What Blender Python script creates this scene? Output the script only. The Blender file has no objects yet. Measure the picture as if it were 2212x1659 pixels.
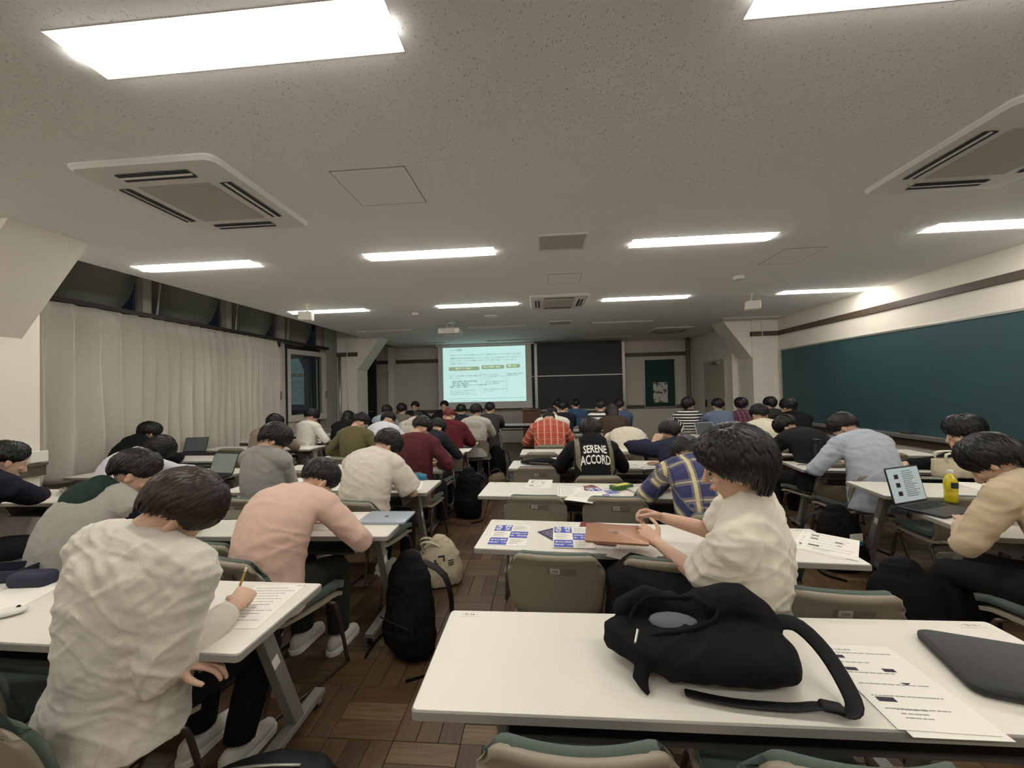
import bpy, bmesh, math, random
import numpy as np
from mathutils import Vector, Matrix, noise
from mathutils.bvhtree import BVHTree

random.seed(7)
rng = np.random.default_rng(7)
S = bpy.context.scene
COL = S.collection
PI = math.pi

# ------------------------------------------------------------------ camera
CAMH = 1.52
YAW, PIT, ROL = [math.radians(a) for a in (4.38, 1.0, -1.35)]
def cam_rows(y, p, r):
    B = np.array([[1, 0, 0], [0, 0, -1], [0, 1, 0]], float)
    Yw = np.array([[math.cos(y), 0, math.sin(y)], [0, 1, 0], [-math.sin(y), 0, math.cos(y)]])
    P = np.array([[1, 0, 0], [0, math.cos(p), math.sin(p)], [0, -math.sin(p), math.cos(p)]])
    Q = np.array([[math.cos(r), -math.sin(r), 0], [math.sin(r), math.cos(r), 0], [0, 0, 1]])
    return Q @ P @ Yw @ B
CM = cam_rows(YAW, PIT, ROL)
cd = bpy.data.cameras.new('camera')
cd.sensor_width = 36.0
cd.lens = 820.0 / 2212.0 * 36.0
cd.clip_start = 0.02
cam = bpy.data.objects.new('camera', cd)
COL.objects.link(cam)
cam.matrix_world = Matrix(((CM[0][0], -CM[1][0], -CM[2][0], 0), (CM[0][1], -CM[1][1], -CM[2][1], 0),
                           (CM[0][2], -CM[1][2], -CM[2][2], CAMH), (0, 0, 0, 1)))
S.camera = cam

# ------------------------------------------------------------------ world, exposure
W = bpy.data.worlds.new('night')
S.world = W
W.use_nodes = True
W.node_tree.nodes['Background'].inputs[0].default_value = (0.03, 0.04, 0.06, 1)
W.node_tree.nodes['Background'].inputs[1].default_value = 0.12
S.view_settings.view_transform = 'Standard'
S.view_settings.look = 'None'
S.view_settings.gamma = 1.0
S.view_settings.use_curve_mapping = False
S.view_settings.exposure = 0.5
LAMP = 21.0          # radiance of a lit tube diffuser
CEIL = 2.90

# ------------------------------------------------------------------ colour and materials
def lin(c):
    return tuple(((v / 255.) / 12.92 if v / 255. <= .04045 else ((v / 255. + .055) / 1.055) ** 2.4) for v in c)
MATS = {}
def mat(name, rgb, rough=.6, metal=0., var=.0, vs=6., bump=0., bs=60., emit=0., spec=.5, trans=0., sheen=0., coat=0.):
    """rgb in sRGB bytes; var: brightness variation by noise; bump: fine relief"""
    if name in MATS: return MATS[name]
    m = bpy.data.materials.new(name); m.use_nodes = True
    nt = m.node_tree; b = nt.nodes['Principled BSDF']
    c = lin(rgb)
    b.inputs['Base Color'].default_value = (*c, 1)
    b.inputs['Roughness'].default_value = rough
    b.inputs['Metallic'].default_value = metal
    b.inputs['Specular IOR Level'].default_value = spec
    if trans: b.inputs['Transmission Weight'].default_value = trans
    if sheen: b.inputs['Sheen Weight'].default_value = sheen
    if coat: b.inputs['Coat Weight'].default_value = coat
    if emit:
        b.inputs['Emission Color'].default_value = (*c, 1); b.inputs['Emission Strength'].default_value = emit
    if var or bump:
        tc = nt.nodes.new('ShaderNodeTexCoord')
    if var:
        n = nt.nodes.new('ShaderNodeTexNoise'); n.inputs['Scale'].default_value = vs; n.inputs['Detail'].default_value = 4
        r = nt.nodes.new('ShaderNodeMapRange'); r.inputs[3].default_value = 1 - var; r.inputs[4].default_value = 1 + var
        mx = nt.nodes.new('ShaderNodeMix'); mx.data_type = 'RGBA'; mx.blend_type = 'MULTIPLY'; mx.inputs[0].default_value = 1
        mx.inputs[6].default_value = (*c, 1)
        nt.links.new(tc.outputs['Object'], n.inputs['Vector']); nt.links.new(n.outputs['Fac'], r.inputs[0])
        nt.links.new(r.outputs[0], mx.inputs[7]); nt.links.new(mx.outputs[2], b.inputs['Base Color'])
    if bump:
        n2 = nt.nodes.new('ShaderNodeTexNoise'); n2.inputs['Scale'].default_value = bs; n2.inputs['Detail'].default_value = 3
        bp = nt.nodes.new('ShaderNodeBump'); bp.inputs['Strength'].default_value = bump; bp.inputs['Distance'].default_value = .01
        nt.links.new(tc.outputs['Object'], n2.inputs['Vector']); nt.links.new(n2.outputs['Fac'], bp.inputs['Height'])
        nt.links.new(bp.outputs[0], b.inputs['Normal'])
    MATS[name] = m
    return m

def nd(m, kind, **kw):
    n = m.node_tree.nodes.new(kind)
    for k, v in kw.items():
        if k in n.inputs: n.inputs[k].default_value = v
        else: setattr(n, k, v)
    return n

# ------------------------------------------------------------------ mesh building
class G:
    """collects closed shapes for one mesh"""
    def __init__(s): s.v = []; s.f = []
    def add(s, vs, fs):
        o = len(s.v); s.v += [tuple(v) for v in vs]; s.f += [tuple(i + o for i in f) for f in fs]; return s
    def box(s, c, d, rz=0., M=None):
        x, y, z = [k / 2 for k in d]
        R = Matrix.Rotation(rz, 3, 'Z') if M is None else M
        vs = [Vector(c) + R @ Vector((a * x, b * y, e * z)) for e in (-1, 1) for a, b in ((-1, -1), (1, -1), (1, 1), (-1, 1))]
        return s.add(vs, [(3, 2, 1, 0), (4, 5, 6, 7), (0, 1, 5, 4), (1, 2, 6, 5), (2, 3, 7, 6), (3, 0, 4, 7)])
    def bx(s, x0, x1, y0, y1, z0, z1):
        return s.box(((x0 + x1) / 2, (y0 + y1) / 2, (z0 + z1) / 2), (x1 - x0, y1 - y0, z1 - z0))
    def rings(s, rs, cap=True):
        n = len(rs[0]); vs = [p for r in rs for p in r]; fs = []
        for i in range(len(rs) - 1):
            for j in range(n):
                k = (j + 1) % n
                fs.append((i * n + j, i * n + k, (i + 1) * n + k, (i + 1) * n + j))
        if cap: fs += [tuple(range(n))[::-1], tuple(range((len(rs) - 1) * n, len(rs) * n))]
        return s.add(vs, fs)
    def prism(s, pts, z0, z1):
        return s.rings([[(p[0], p[1], z0) for p in pts], [(p[0], p[1], z1) for p in pts]])
    def loft(s, pts, rads, side=(1, 0, 0), n=12, up=2, rnd=True):
        """limb along pts; rads numbers or (side, depth) pairs; rounded ends"""
        P = [Vector(p) for p in pts]; Rr = [(r, r) if not hasattr(r, '__len__') else tuple(r) for r in rads]
        if up > 1 and len(P) > 2:
            Q = []; q = []
            for i in range(len(P) - 1):
                p0 = P[max(i - 1, 0)]; p1 = P[i]; p2 = P[i + 1]; p3 = P[min(i + 2, len(P) - 1)]
                for k in range(up):
                    t = k / up
                    Q.append(.5 * ((2 * p1) + (p2 - p0) * t + (2 * p0 - 5 * p1 + 4 * p2 - p3) * t * t + (3 * p1 - p0 - 3 * p2 + p3) * t ** 3))
                    q.append(tuple(Rr[i][j] * (1 - t) + Rr[i + 1][j] * t for j in (0, 1)))
            Q.append(P[-1]); q.append(Rr[-1]); P, Rr = Q, q
        sd = Vector(side); rs = []
        T = []
        for i in range(len(P)):
            T.append((P[min(i + 1, len(P) - 1)] - P[max(i - 1, 0)]).normalized())
        seq = [(P[i], T[i], Rr[i]) for i in range(len(P))]
        if rnd:
            a, b = seq[0], seq[-1]; ra = min(a[2]); rb = min(b[2])
            seq = [(a[0] - a[1] * ra * .85, a[1], (a[2][0] * .45, a[2][1] * .45)), (a[0] - a[1] * ra * .5, a[1], (a[2][0] * .85, a[2][1] * .85))] + seq + \
                  [(b[0] + b[1] * rb * .5, b[1], (b[2][0] * .85, b[2][1] * .85)), (b[0] + b[1] * rb * .85, b[1], (b[2][0] * .45, b[2][1] * .45))]
        for p, t, r in seq:
            a = sd - t * sd.dot(t)
            if a.length < 1e-3: a = Vector((0, 1, 0)) - t * t.y
            a.normalize(); b = t.cross(a); sd = a
            rs.append([p + a * (math.cos(w) * r[0]) + b * (math.sin(w) * r[1]) for w in [2 * PI * k / n for k in range(n)]])
        return s.rings(rs)
    def tube(s, pts, r, n=8, up=1): return s.loft(pts, [r] * len(pts), n=n, up=up, rnd=False)
    def ell(s, c, r, M=None, n=14, m=8):
        rs = []
        for i in range(m + 1):
            a = PI * (i + .12) / (m + .24) - PI / 2
            ring = []
            for j in range(n):
                w = 2 * PI * j / n
                v = Vector((r[0] * math.cos(a) * math.cos(w), r[1] * math.cos(a) * math.sin(w), r[2] * math.sin(a)))
                ring.append(Vector(c) + (M @ v if M is not None else v))
            rs.append(ring)
        return s.rings(rs)
    def lathe(s, prof, c=(0, 0, 0), n=20):
        return s.rings([[(c[0] + r * math.cos(2 * PI * k / n), c[1] + r * math.sin(2 * PI * k / n), c[2] + z) for k in range(n)] for r, z in prof])
    def xf(s, M): s.v = [tuple(M @ Vector(v)) for v in s.v]; return s

def rrect(w, h, r, n=4, cx=0, cy=0):
    o = []
    for (sx, sy, a0) in ((1, 1, 0), (-1, 1, 90), (-1, -1, 180), (1, -1, 270)):
        for k in range(n + 1):
            a = math.radians(a0 + 90 * k / n)
            o.append((cx + sx * (w / 2 - r) + r * math.cos(a), cy + sy * (h / 2 - r) + r * math.sin(a)))
    return o

def mk(name, g, m, parent=None, smooth=False, bevel=0., loc=None, rz=0., seg=2):
    me = bpy.data.meshes.new(name)
    me.from_pydata(g.v, [], g.f)
    if bevel:
        bm = bmesh.new(); bm.from_mesh(me)
        bmesh.ops.bevel(bm, geom=[e for e in bm.edges if e.calc_face_angle(0) > .6], offset=bevel, segments=seg, affect='EDGES', profile=.6)
        bm.to_mesh(me); bm.free()
    bm = bmesh.new(); bm.from_mesh(me); bmesh.ops.recalc_face_normals(bm, faces=bm.faces); bm.to_mesh(me); bm.free()
    if smooth: me.shade_smooth()
    if smooth == 'auto': me.set_sharp_from_angle(angle=.6)
    for x in (m if isinstance(m, (list, tuple)) else [m]): me.materials.append(x)
    o = bpy.data.objects.new(name, me); COL.objects.link(o)
    if parent: o.parent = parent
    if loc: o.location = loc
    o.rotation_euler = (0, 0, rz)
    return o
def ins(name, me, parent, loc=(0, 0, 0), rz=0.):
    o = bpy.data.objects.new(name, me); COL.objects.link(o); o.parent = parent; o.location = loc; o.rotation_euler = (0, 0, rz); return o
def empty(name, loc=(0, 0, 0), rz=0., label=None, cat=None, group=None):
    o = bpy.data.objects.new(name, None); COL.objects.link(o); o.location = loc; o.rotation_euler = (0, 0, rz); o.empty_display_size = .1
    if label: tag(o, label, cat, group)
    return o
def tag(o, label, cat, group=None):
    o['label'] = label; o['category'] = cat
    if group: o['group'] = group
    return o
def struct(o): o['kind'] = 'structure'; return o
def copy_tree(o, parent=None):
    c = o.copy(); COL.objects.link(c); c.parent = parent
    for ch in list(o.children): copy_tree(ch, c)
    return c
TXT = {}
def text_mesh(body, size=1., align='CENTER', ext=0.0, bold=0.):
    k = (body, size, align, ext, bold)
    if k in TXT: return TXT[k]
    cu = bpy.data.curves.new('lettering', 'FONT'); cu.body = body; cu.size = size; cu.align_x = align; cu.align_y = 'CENTER'
    cu.resolution_u = 2; cu.extrude = ext; cu.offset = bold
    o = bpy.data.objects.new('lettering', cu); COL.objects.link(o)
    dg = bpy.context.evaluated_depsgraph_get()
    me = bpy.data.meshes.new_from_object(o.evaluated_get(dg)); me.name = 'lettering'
    bpy.data.objects.remove(o); bpy.data.curves.remove(cu)
    TXT[k] = me
    return me
def text(body, size, m, parent, Mx, name='lettering', align='CENTER', ext=0., bold=0.):
    me = text_mesh(body, size, align, ext, bold)
    if not me.materials: me.materials.append(m)
    elif me.materials[0] != m: me = me.copy(); me.materials[0] = m
    o = bpy.data.objects.new(name, me); COL.objects.link(o); o.parent = parent; o.matrix_local = Mx; o['kind'] = 'stuff'
    return o
RX90 = Matrix.Rotation(PI / 2, 4, 'X')
def T(x, y, z): return Matrix.Translation((x, y, z))

# ================================================================== ROOM
XR = 4.95; YF = 11.16; YB = -2.6
def XL(y): return -5.50 + .02 * (y - 4)            # window plane, outside the pillars
def XE(y): return -4.51 + .03 * (y - 3.2)          # edge of the suspended ceiling
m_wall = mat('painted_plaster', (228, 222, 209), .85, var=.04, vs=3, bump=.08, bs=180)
m_trim = mat('brown_wood_trim', (84, 72, 60), .5, var=.12, vs=14)
m_board = mat('green_chalkboard', (46, 78, 82), .55, var=.16, vs=2.2)
m_board2 = mat('dark_chalkboard', (36, 42, 44), .5, var=.12, vs=2.2)
m_alu = mat('aluminium', (176, 174, 168), .38, .75)
m_white = mat('white_enamel', (226, 224, 216), .45)
m_dark = mat('dark_void', (18, 18, 19), .8)

# floor: bedding below, parquet blocks of four strips laid in basket weave
m_bed = mat('joint_bitumen', (28, 20, 14), .9)
floor = struct(mk('floor', G().bx(-5.8, 5.1, YB, 11.3, -.06, -.008), m_bed))
m_par = bpy.data.materials.new('parquet_oak'); m_par.use_nodes = True
nt = m_par.node_tree; b = nt.nodes['Principled BSDF']
uv = nd(m_par, 'ShaderNodeUVMap'); geo = nd(m_par, 'ShaderNodeNewGeometry'); oi = nd(m_par, 'ShaderNodeObjectInfo')
ad = nd(m_par, 'ShaderNodeMath', operation='ADD'); fr = nd(m_par, 'ShaderNodeMath', operation='FRACT')
nt.links.new(geo.outputs['Random Per Island'], ad.inputs[0]); nt.links.new(oi.outputs['Random'], ad.inputs[1]); nt.links.new(ad.outputs[0], fr.inputs[0])
rp = nd(m_par, 'ShaderNodeValToRGB')
e = rp.color_ramp.elements; e[0].position = 0; e[0].color = (*lin((86, 66, 48)), 1); e[1].position = 1; e[1].color = (*lin((126, 102, 74)), 1)
k = e.new(.35); k.color = (*lin((102, 80, 57)), 1); k = e.new(.7); k.color = (*lin((94, 71, 49)), 1)
nt.links.new(fr.outputs[0], rp.inputs[0])
mp = nd(m_par, 'ShaderNodeMapping'); mp.inputs['Scale'].default_value = (6, 90, 1)
cx = nd(m_par, 'ShaderNodeCombineXYZ'); nt.links.new(fr.outputs[0], cx.inputs[2])
va = nd(m_par, 'ShaderNodeVectorMath', operation='ADD'); va2 = nd(m_par, 'ShaderNodeVectorMath', operation='SCALE'); va2.inputs[3].default_value = 40
nt.links.new(cx.outputs[0], va2.inputs[0]); nt.links.new(uv.outputs[0], mp.inputs[0]); nt.links.new(mp.outputs[0], va.inputs[0]); nt.links.new(va2.outputs[0], va.inputs[1])
gn = nd(m_par, 'ShaderNodeTexNoise'); gn.inputs['Scale'].default_value = 1.; gn.inputs['Detail'].default_value = 5
nt.links.new(va.outputs[0], gn.inputs['Vector'])
mr = nd(m_par, 'ShaderNodeMapRange'); mr.inputs[1].default_value = .3; mr.inputs[2].default_value = .75; mr.inputs[3].default_value = .62; mr.inputs[4].default_value = 1.12
nt.links.new(gn.outputs['Fac'], mr.inputs[0])
mx = nd(m_par, 'ShaderNodeMix', data_type='RGBA', blend_type='MULTIPLY'); mx.inputs[0].default_value = 1
nt.links.new(rp.outputs[0], mx.inputs[6]); nt.links.new(mr.outputs[0], mx.inputs[7]); nt.links.new(mx.outputs[2], b.inputs['Base Color'])
b.inputs['Roughness'].default_value = .42; b.inputs['Specular IOR Level'].default_value = .35
BL, ST = .298, .0993
def plank_geo(g, uvs, cx_, cy_, rz, top):
    l, w = BL / 2 - .0012, ST / 2 - .0011
    R = Matrix.Rotation(rz, 3, 'Z'); o = len(g.v)
    for z, i in ((-.012, 0), (top - .0012, 0), (top, .0014)):
        for a, c_ in ((-1, -1), (1, -1), (1, 1), (-1, 1)):
            p = R @ Vector((a * (l - i), c_ * (w - i), 0)); g.v.append((cx_ + p.x, cy_ + p.y, z))
    fs = [(8, 9, 10, 11)] + [(r * 4 + j, r * 4 + (j + 1) % 4, r * 4 + 4 + (j + 1) % 4, r * 4 + 4 + j) for r in (0, 1) for j in range(4)]
    g.f += [tuple(i + o for i in f) for f in fs]
    loc = [(a * l, c_ * w) for _ in range(3) for a, c_ in ((-1, -1), (1, -1), (1, 1), (-1, 1))]
    for f in fs: uvs += [loc[i] for i in f]
def set_uv(o, uvs):
    l = o.data.uv_layers.new(name='UVMap')
    l.data.foreach_set('uv', np.array(uvs, 'f').ravel())
def plank_mesh(top):
    g = G(); u = []; plank_geo(g, u, 0, 0, 0, top)
    me = bpy.data.meshes.new('plank'); me.from_pydata(g.v, [], g.f); me.materials.append(m_par)
    l = me.uv_layers.new(name='UVMap'); l.data.foreach_set('uv', np.array(u, 'f').ravel()); return me
PM = [plank_mesh(t) for t in (0., -.0006, -.0012)]
gs = G(); us = []; nplank = 0
ix = int(10.8 / BL); iy = int((11.2 - YB) / BL)
for i in range(ix):
    for j in range(iy):
        x0 = -5.75 + (i + .5) * BL; y0 = YB + (j + .5) * BL + .07
        near = (-1.6 < x0 < .15 and 1.2 < y0 < 4.2) or (1.35 < x0 < 2.6 and 1.4 < y0 < 2.7)
        for q in range(3):
            off = (q - 1) * ST
            hor = (i + j) % 2 == 0
            px, py, rz = (x0, y0 + off, 0) if hor else (x0 + off, y0, PI / 2)
            if near and nplank < 300:
                ins('plank', PM[random.randrange(3)], floor, (px, py, 0), rz); nplank += 1
            else: plank_geo(gs, us, px, py, rz, -random.choice((0, .0006, .0012)))
me = bpy.data.meshes.new('parquet'); me.from_pydata(gs.v, [], gs.f); me.materials.append(m_par)
par = bpy.data.objects.new('parquet', me); COL.objects.link(par); par.parent = floor; par['kind'] = 'stuff'; set_uv(par, us)

# ceiling with openings for the recessed lamps
LW, LD = 1.31, .22
def lampx(c, y): return (-3.65, -1.17, 1.45, 4.09)[c] + .04 * (y - 1.37)
ROWS = [(-1.0, True), (1.365, True), (3.70, True), (6.0, True), (8.05, False), (10.33, False)]
lamps = [(lampx(c, y), y, lit) for y, lit in ROWS for c in range(4)]
m_ceil = mat('ceiling_rock_wool', (236, 236, 235), .92, var=.03, vs=1.3)
# short worm-shaped pits of the acoustic board
nt = m_ceil.node_tree; b = nt.nodes['Principled BSDF']
tc = nd(m_ceil, 'ShaderNodeTexCoord')
wn = nd(m_ceil, 'ShaderNodeTexNoise'); wn.inputs['Scale'].default_value = 26; wn.inputs['Detail'].default_value = 2
nt.links.new(tc.outputs['Object'], wn.inputs['Vector'])
vm = nd(m_ceil, 'ShaderNodeMix', data_type='VECTOR'); vm.inputs[0].default_value = .045
nt.links.new(tc.outputs['Object'], vm.inputs[4]); nt.links.new(wn.outputs['Color'], vm.inputs[5])
mpn = nd(m_ceil, 'ShaderNodeMapping'); mpn.inputs['Scale'].default_value = (1., .34, 1)
nt.links.new(vm.outputs[1], mpn.inputs[0])
vo = nd(m_ceil, 'ShaderNodeTexVoronoi', feature='F1'); vo.inputs['Scale'].default_value = 120
nt.links.new(mpn.outputs[0], vo.inputs['Vector'])
cr = nd(m_ceil, 'ShaderNodeMapRange'); cr.inputs[1].default_value = .06; cr.inputs[2].default_value = .2; cr.inputs[3].default_value = 0.; cr.inputs[4].default_value = 1.
nt.links.new(vo.outputs['Distance'], cr.inputs[0])
sel = nd(m_ceil, 'ShaderNodeTexNoise'); sel.inputs['Scale'].default_value = 45; nt.links.new(tc.outputs['Object'], sel.inputs['Vector'])
gt = nd(m_ceil, 'ShaderNodeMapRange'); gt.inputs[1].default_value = .46; gt.inputs[2].default_value = .52; gt.inputs[3].default_value = 1.; gt.inputs[4].default_value = 0.
nt.links.new(sel.outputs['Fac'], gt.inputs[0])
mxx = nd(m_ceil, 'ShaderNodeMath', operation='MAXIMUM'); nt.links.new(cr.outputs[0], mxx.inputs[0]); nt.links.new(gt.outputs[0], mxx.inputs[1])
bp = nd(m_ceil, 'ShaderNodeBump'); bp.inputs['Strength'].default_value = 1.; bp.inputs['Distance'].default_value = .012
nt.links.new(mxx.outputs[0], bp.inputs['Height']); nt.links.new(bp.outputs[0], b.inputs['Normal'])
cg = G()
holes = [(x - LW / 2, x + LW / 2, y - LD / 2, y + LD / 2) for x, y, _ in lamps]
ys = sorted({YB, YF} | {h[2] for h in holes} | {h[3] for h in holes})
for a, c_ in zip(ys[:-1], ys[1:]):
    cuts = sorted((h[0], h[1]) for h in holes if h[2] <= (a + c_) / 2 <= h[3])
    xl0, xl1 = XE(a), XE(c_)
    xs = [None] + [v for h in cuts for v in h] + [XR]
    for k in range(0, len(xs), 2):
        l0, l1 = (xl0, xl1) if k == 0 else (xs[k], xs[k])
        r = xs[k + 1]
        cg.add([(l0, a, CEIL), (r, a, CEIL), (r, c_, CEIL), (l1, c_, CEIL), (l0, a, CEIL + .012), (r, a, CEIL + .012), (r, c_, CEIL + .012), (l1, c_, CEIL + .012)],
               [(0, 1, 2, 3), (7, 6, 5, 4), (0, 4, 5, 1), (1, 5, 6, 2), (2, 6, 7, 3), (3, 7, 4, 0)])
ceiling = struct(mk('ceiling', cg, m_ceil))
struct(mk('roof_slab', G().bx(-7.3, 5.1, YB, 11.3, 3.55, 3.7), m_dark))

# right wall with the dark rail
struct(mk('wall_right', G().bx(XR, XR + .12, YB, 11.3, -.05, 3.5), m_wall))
trim = mk('trim_1', G().bx(XR - .026, XR, YB, 8.27, 2.54, 2.635), m_trim, bevel=.004); struct(trim)
struct(mk('wall_back', G().bx(-5.7, 5.1, YB - .12, YB, -.05, 3.5), m_wall))
m_wallf = mat('front_wall_dimmed', (204, 198, 186), .85, var=.04, vs=3, bump=.08, bs=180)  # wall plaster in a darker tone, the dimness of the front put into its colour
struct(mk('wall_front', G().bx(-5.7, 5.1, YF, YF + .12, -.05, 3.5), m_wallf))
struct(mk('trim_2', G().bx(2.42, 4.2, YF - .02, YF, 2.41, 2.52).bx(-4.36, -3.05, YF - .02, YF, 2.41, 2.52).bx(-4.95, -4.56, YF - .02, YF, 2.41, 2.52), m_trim))
struct(mk('trim_3', G().bx(2.44, 4.25, YF - .025, YF, .92, 1.02).bx(-4.36, -3.05, YF - .025, YF, .90, 1.0), m_trim))
# right front pillar with haunch
pil = struct(mk('pillar_right', G().bx(4.43, XR, 8.3, 8.92, -.05, 3.5), m_wall, bevel=.006))
struct(mk('trim_4', G().bx(4.405, 4.43, 8.275, 8.92, 2.54, 2.635).bx(4.405, XR - .026, 8.272, 8.3, 2.54, 2.635), m_trim))
mk('haunch', G().rings([[(3.85, 8.33, CEIL + .01), (4.45, 8.33, 2.06), (4.45, 8.33, CEIL + .01)], [(3.85, 8.89, CEIL + .01), (4.45, 8.89, 2.06), (4.45, 8.89, CEIL + .01)]]), m_wall, pil)
mk('cable', G().tube([(4.62, 8.29, 2.9), (4.62, 8.265, 2.65), (4.61, 8.265, 2.5)], .008, 6, up=3), m_white, pil)
# left: near pillar with haunch and dado ledge, standing inside the window plane
pl = struct(mk('pillar_left', G().bx(-5.1, -4.6, -.2, 3.15, -.05, 3.5), m_wall))
mk('haunch', G().rings([[(-3.93, 2.52, CEIL + .01), (-4.62, 2.52, 2.06), (-4.62, 2.52, CEIL + .01)], [(-3.93, 3.03, CEIL + .01), (-4.62, 3.03, 2.06), (-4.62, 3.03, CEIL + .01)]]), m_wall, pl)
mk('dado_ledge', G().bx(-4.605, -4.55, -.2, 3.16, .85, .94).bx(-4.605, -4.535, -.2, 3.165, .94, .96), m_trim, pl)
mk('service_box', G().bx(-4.605, -4.57, 3.07, 3.19, .97, 1.07), m_white, pl, bevel=.003)
struct(mk('wall_left', G().bx(-5.7, -5.1, YB, -.2, -.05, 3.5).bx(-5.7, -5.62, -.2, 3.3, -.05, 3.5).bx(-5.7, -5.5, 9.3, YF, -.05, 3.5), m_wall))
struct(mk('wall_sill', G().bx(-5.7, -5.52, 3.3, 9.3, -.05, .70), m_wall))
# front left pillar, haunch, dark door and corner duct
pf = struct(mk('pillar_front', G().bx(-4.95, -4.45, 8.9, 9.46, -.05, 3.5), m_wall, bevel=.006))
mk('haunch', G().rings([[(-3.87, 8.93, CEIL + .01), (-4.47, 8.93, 2.08), (-4.47, 8.93, CEIL + .01)], [(-3.87, 9.44, CEIL + .01), (-4.47, 9.44, 2.08), (-4.47, 9.44, CEIL + .01)]]), m_wall, pf)
mk('rail', G().bx(-4.95, -4.43, 8.872, 8.9, 2.44, 2.54), m_trim, pf)
mk('pipe', G().tube([(-4.86, 8.85, .0), (-4.86, 8.85, 2.44)], .035, 10), m_alu, pf, smooth=True)
mk('conduit', G().tube([(-4.68, 8.88, .9), (-4.68, 8.88, 2.8)], .014, 8), m_white, pf, smooth=True)
m_door = mat('dark_door', (34, 36, 42), .45)
dl = struct(mk('door_1', G().bx(-5.48, -4.97, YF - .05, YF, 0, 2.72), m_door))
mk('handle', G().tube([(-5.05, YF - .05, 1.0), (-5.05, YF - .1, 1.0), (-5.18, YF - .1, 1.0)], .012, 6), m_alu, dl)
struct(mk('duct_corner', G().bx(-4.55, -4.38, YF - .14, YF, 0, CEIL), m_wall, bevel=.004))
# right front: wall return with pale door
struct(mk('wall_return', G().bx(4.31, 4.45, 8.92, YF, -.05, CEIL), m_wall))
struct(mk('pipe_front', G().tube([(4.17, YF - .07, 0), (4.17, YF - .07, CEIL)], .06, 12), mat('grey_pipe', (120, 114, 104), .6), smooth=True))
m_pdoor = mat('pale_door', (186, 178, 158), .6)
d2 = struct(mk('door_2', G().bx(4.265, 4.31, 9.2, 10.3, 0, 2.15), m_pdoor, bevel=.004))
mk('door_closer', G().bx(4.2, 4.265, 9.4, 9.66, 2.04, 2.1).bx(4.17, 4.2, 9.4, 9.8, 2.06, 2.08), m_alu, d2)
mk('lock_plate', G().bx(4.25, 4.266, 10.18, 10.25, .98, 1.16), m_dark, d2)

# ------------------------------------------------------------------ windows
m_frame = mat('window_frame', (214, 208, 194), .5, var=.04)
m_bronze = mat('bronze_channel', (58, 50, 42), .5)
m_glass = bpy.data.materials.new('window_glass'); m_glass.use_nodes = True
nt = m_glass.node_tree; nt.nodes.remove(nt.nodes['Principled BSDF'])
fz = nd(m_glass, 'ShaderNodeFresnel'); gq = nd(m_glass, 'ShaderNodeNewGeometry'); im = nd(m_glass, 'ShaderNodeMapRange'); im.inputs[3].default_value = 1.6; im.inputs[4].default_value = .625
nt.links.new(gq.outputs['Backfacing'], im.inputs[0]); nt.links.new(im.outputs[0], fz.inputs['IOR'])     # thin pane: same reflectance from both faces
tb = nd(m_glass, 'ShaderNodeBsdfTransparent'); tb.inputs[0].default_value = (.95, .97, .97, 1); gb = nd(m_glass, 'ShaderNodeBsdfGlossy'); gb.inputs['Roughness'].default_value = .01
ms = nd(m_glass, 'ShaderNodeMixShader'); nt.links.new(fz.outputs[0], ms.inputs[0]); nt.links.new(tb.outputs[0], ms.inputs[1]); nt.links.new(gb.outputs[0], ms.inputs[2])
nt.links.new(ms.outputs[0], nt.nodes['Material Output'].inputs[0])
def pane(name, y0, y1, z0, z1, x, parent, th=.005):
    return mk(name, G().bx(x - th / 2, x + th / 2, y0, y1, z0, z1), m_glass, parent)
wy = [3.55, 4.95, 6.33, 7.7, 9.1]
for i in range(4):
    a, c_ = wy[i], wy[i + 1]; x = XL((a + c_) / 2) - .1
    w = empty('window_%d' % (i + 1), (0, 0, 0)); struct(w)
    mk('jamb', G().bx(x - .06, x + .06, c_ - .06, c_ + .06, .70, 3.55), m_frame, w, bevel=.004)
    mk('transom', G().bx(x - .05, x + .05, a + .06, c_ - .06, 2.57, 2.65), m_bronze, w)
    mk('sill', G().bx(x - .12, x + .1, a + .06, c_ - .06, .68, .72), m_frame, w)
    pane('upper_pane', a + .06, c_ - .06, 2.65, 3.55, x - .02, w)
    f = .11
    if i >= 2:
        for y0, y1 in ((a + .10, (a + c_) / 2 + .1), ((a + c_) / 2 + .18, c_ - .1)) if i == 2 else ((a + .12, c_ - .14),):
            sa = mk('sash', G().bx(x - .03, x + .03, y0, y0 + f, .95, 2.55).bx(x - .03, x + .03, y1 - f, y1, .95, 2.55)
                    .bx(x - .03, x + .03, y0 + f, y1 - f, .95, .95 + f * 1.3).bx(x - .03, x + .03, y0 + f, y1 - f, 2.55 - f, 2.55), m_frame, w, bevel=.004)
            mk('channel', G().bx(x + .03, x + .045, y0 - .035, y0, .72, 2.57), m_bronze, w)
            mk('channel', G().bx(x + .03, x + .045, y1, y1 + .035, .72, 2.57), m_bronze, w)
            pane('pane', y0 + f, y1 - f, .95 + f * 1.3, 2.55 - f, x, sa)
            mk('catch', G().bx(x + .03, x + .07, y1 - .06, y1 - .035, 1.45, 1.62), m_alu, sa)
            hinge = Vector((x, y0, 0)); sa.location = hinge - Matrix.Rotation(-.215, 3, 'Z') @ hinge; sa.rotation_euler = (0, 0, -.215)   # standing ajar
        mk('spandrel', G().bx(x - .03, x + .02, a + .06, c_ - .06, .72, .94), m_frame, w)
    else:
        pane('pane', a + .06, c_ - .06, .72, 2.57, x, w)
    mk('stay', G().tube([(x + .1, c_ + .16, 3.3), (x + .09, c_ + .1, 2.66)], .012, 6), m_white, w)
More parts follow.
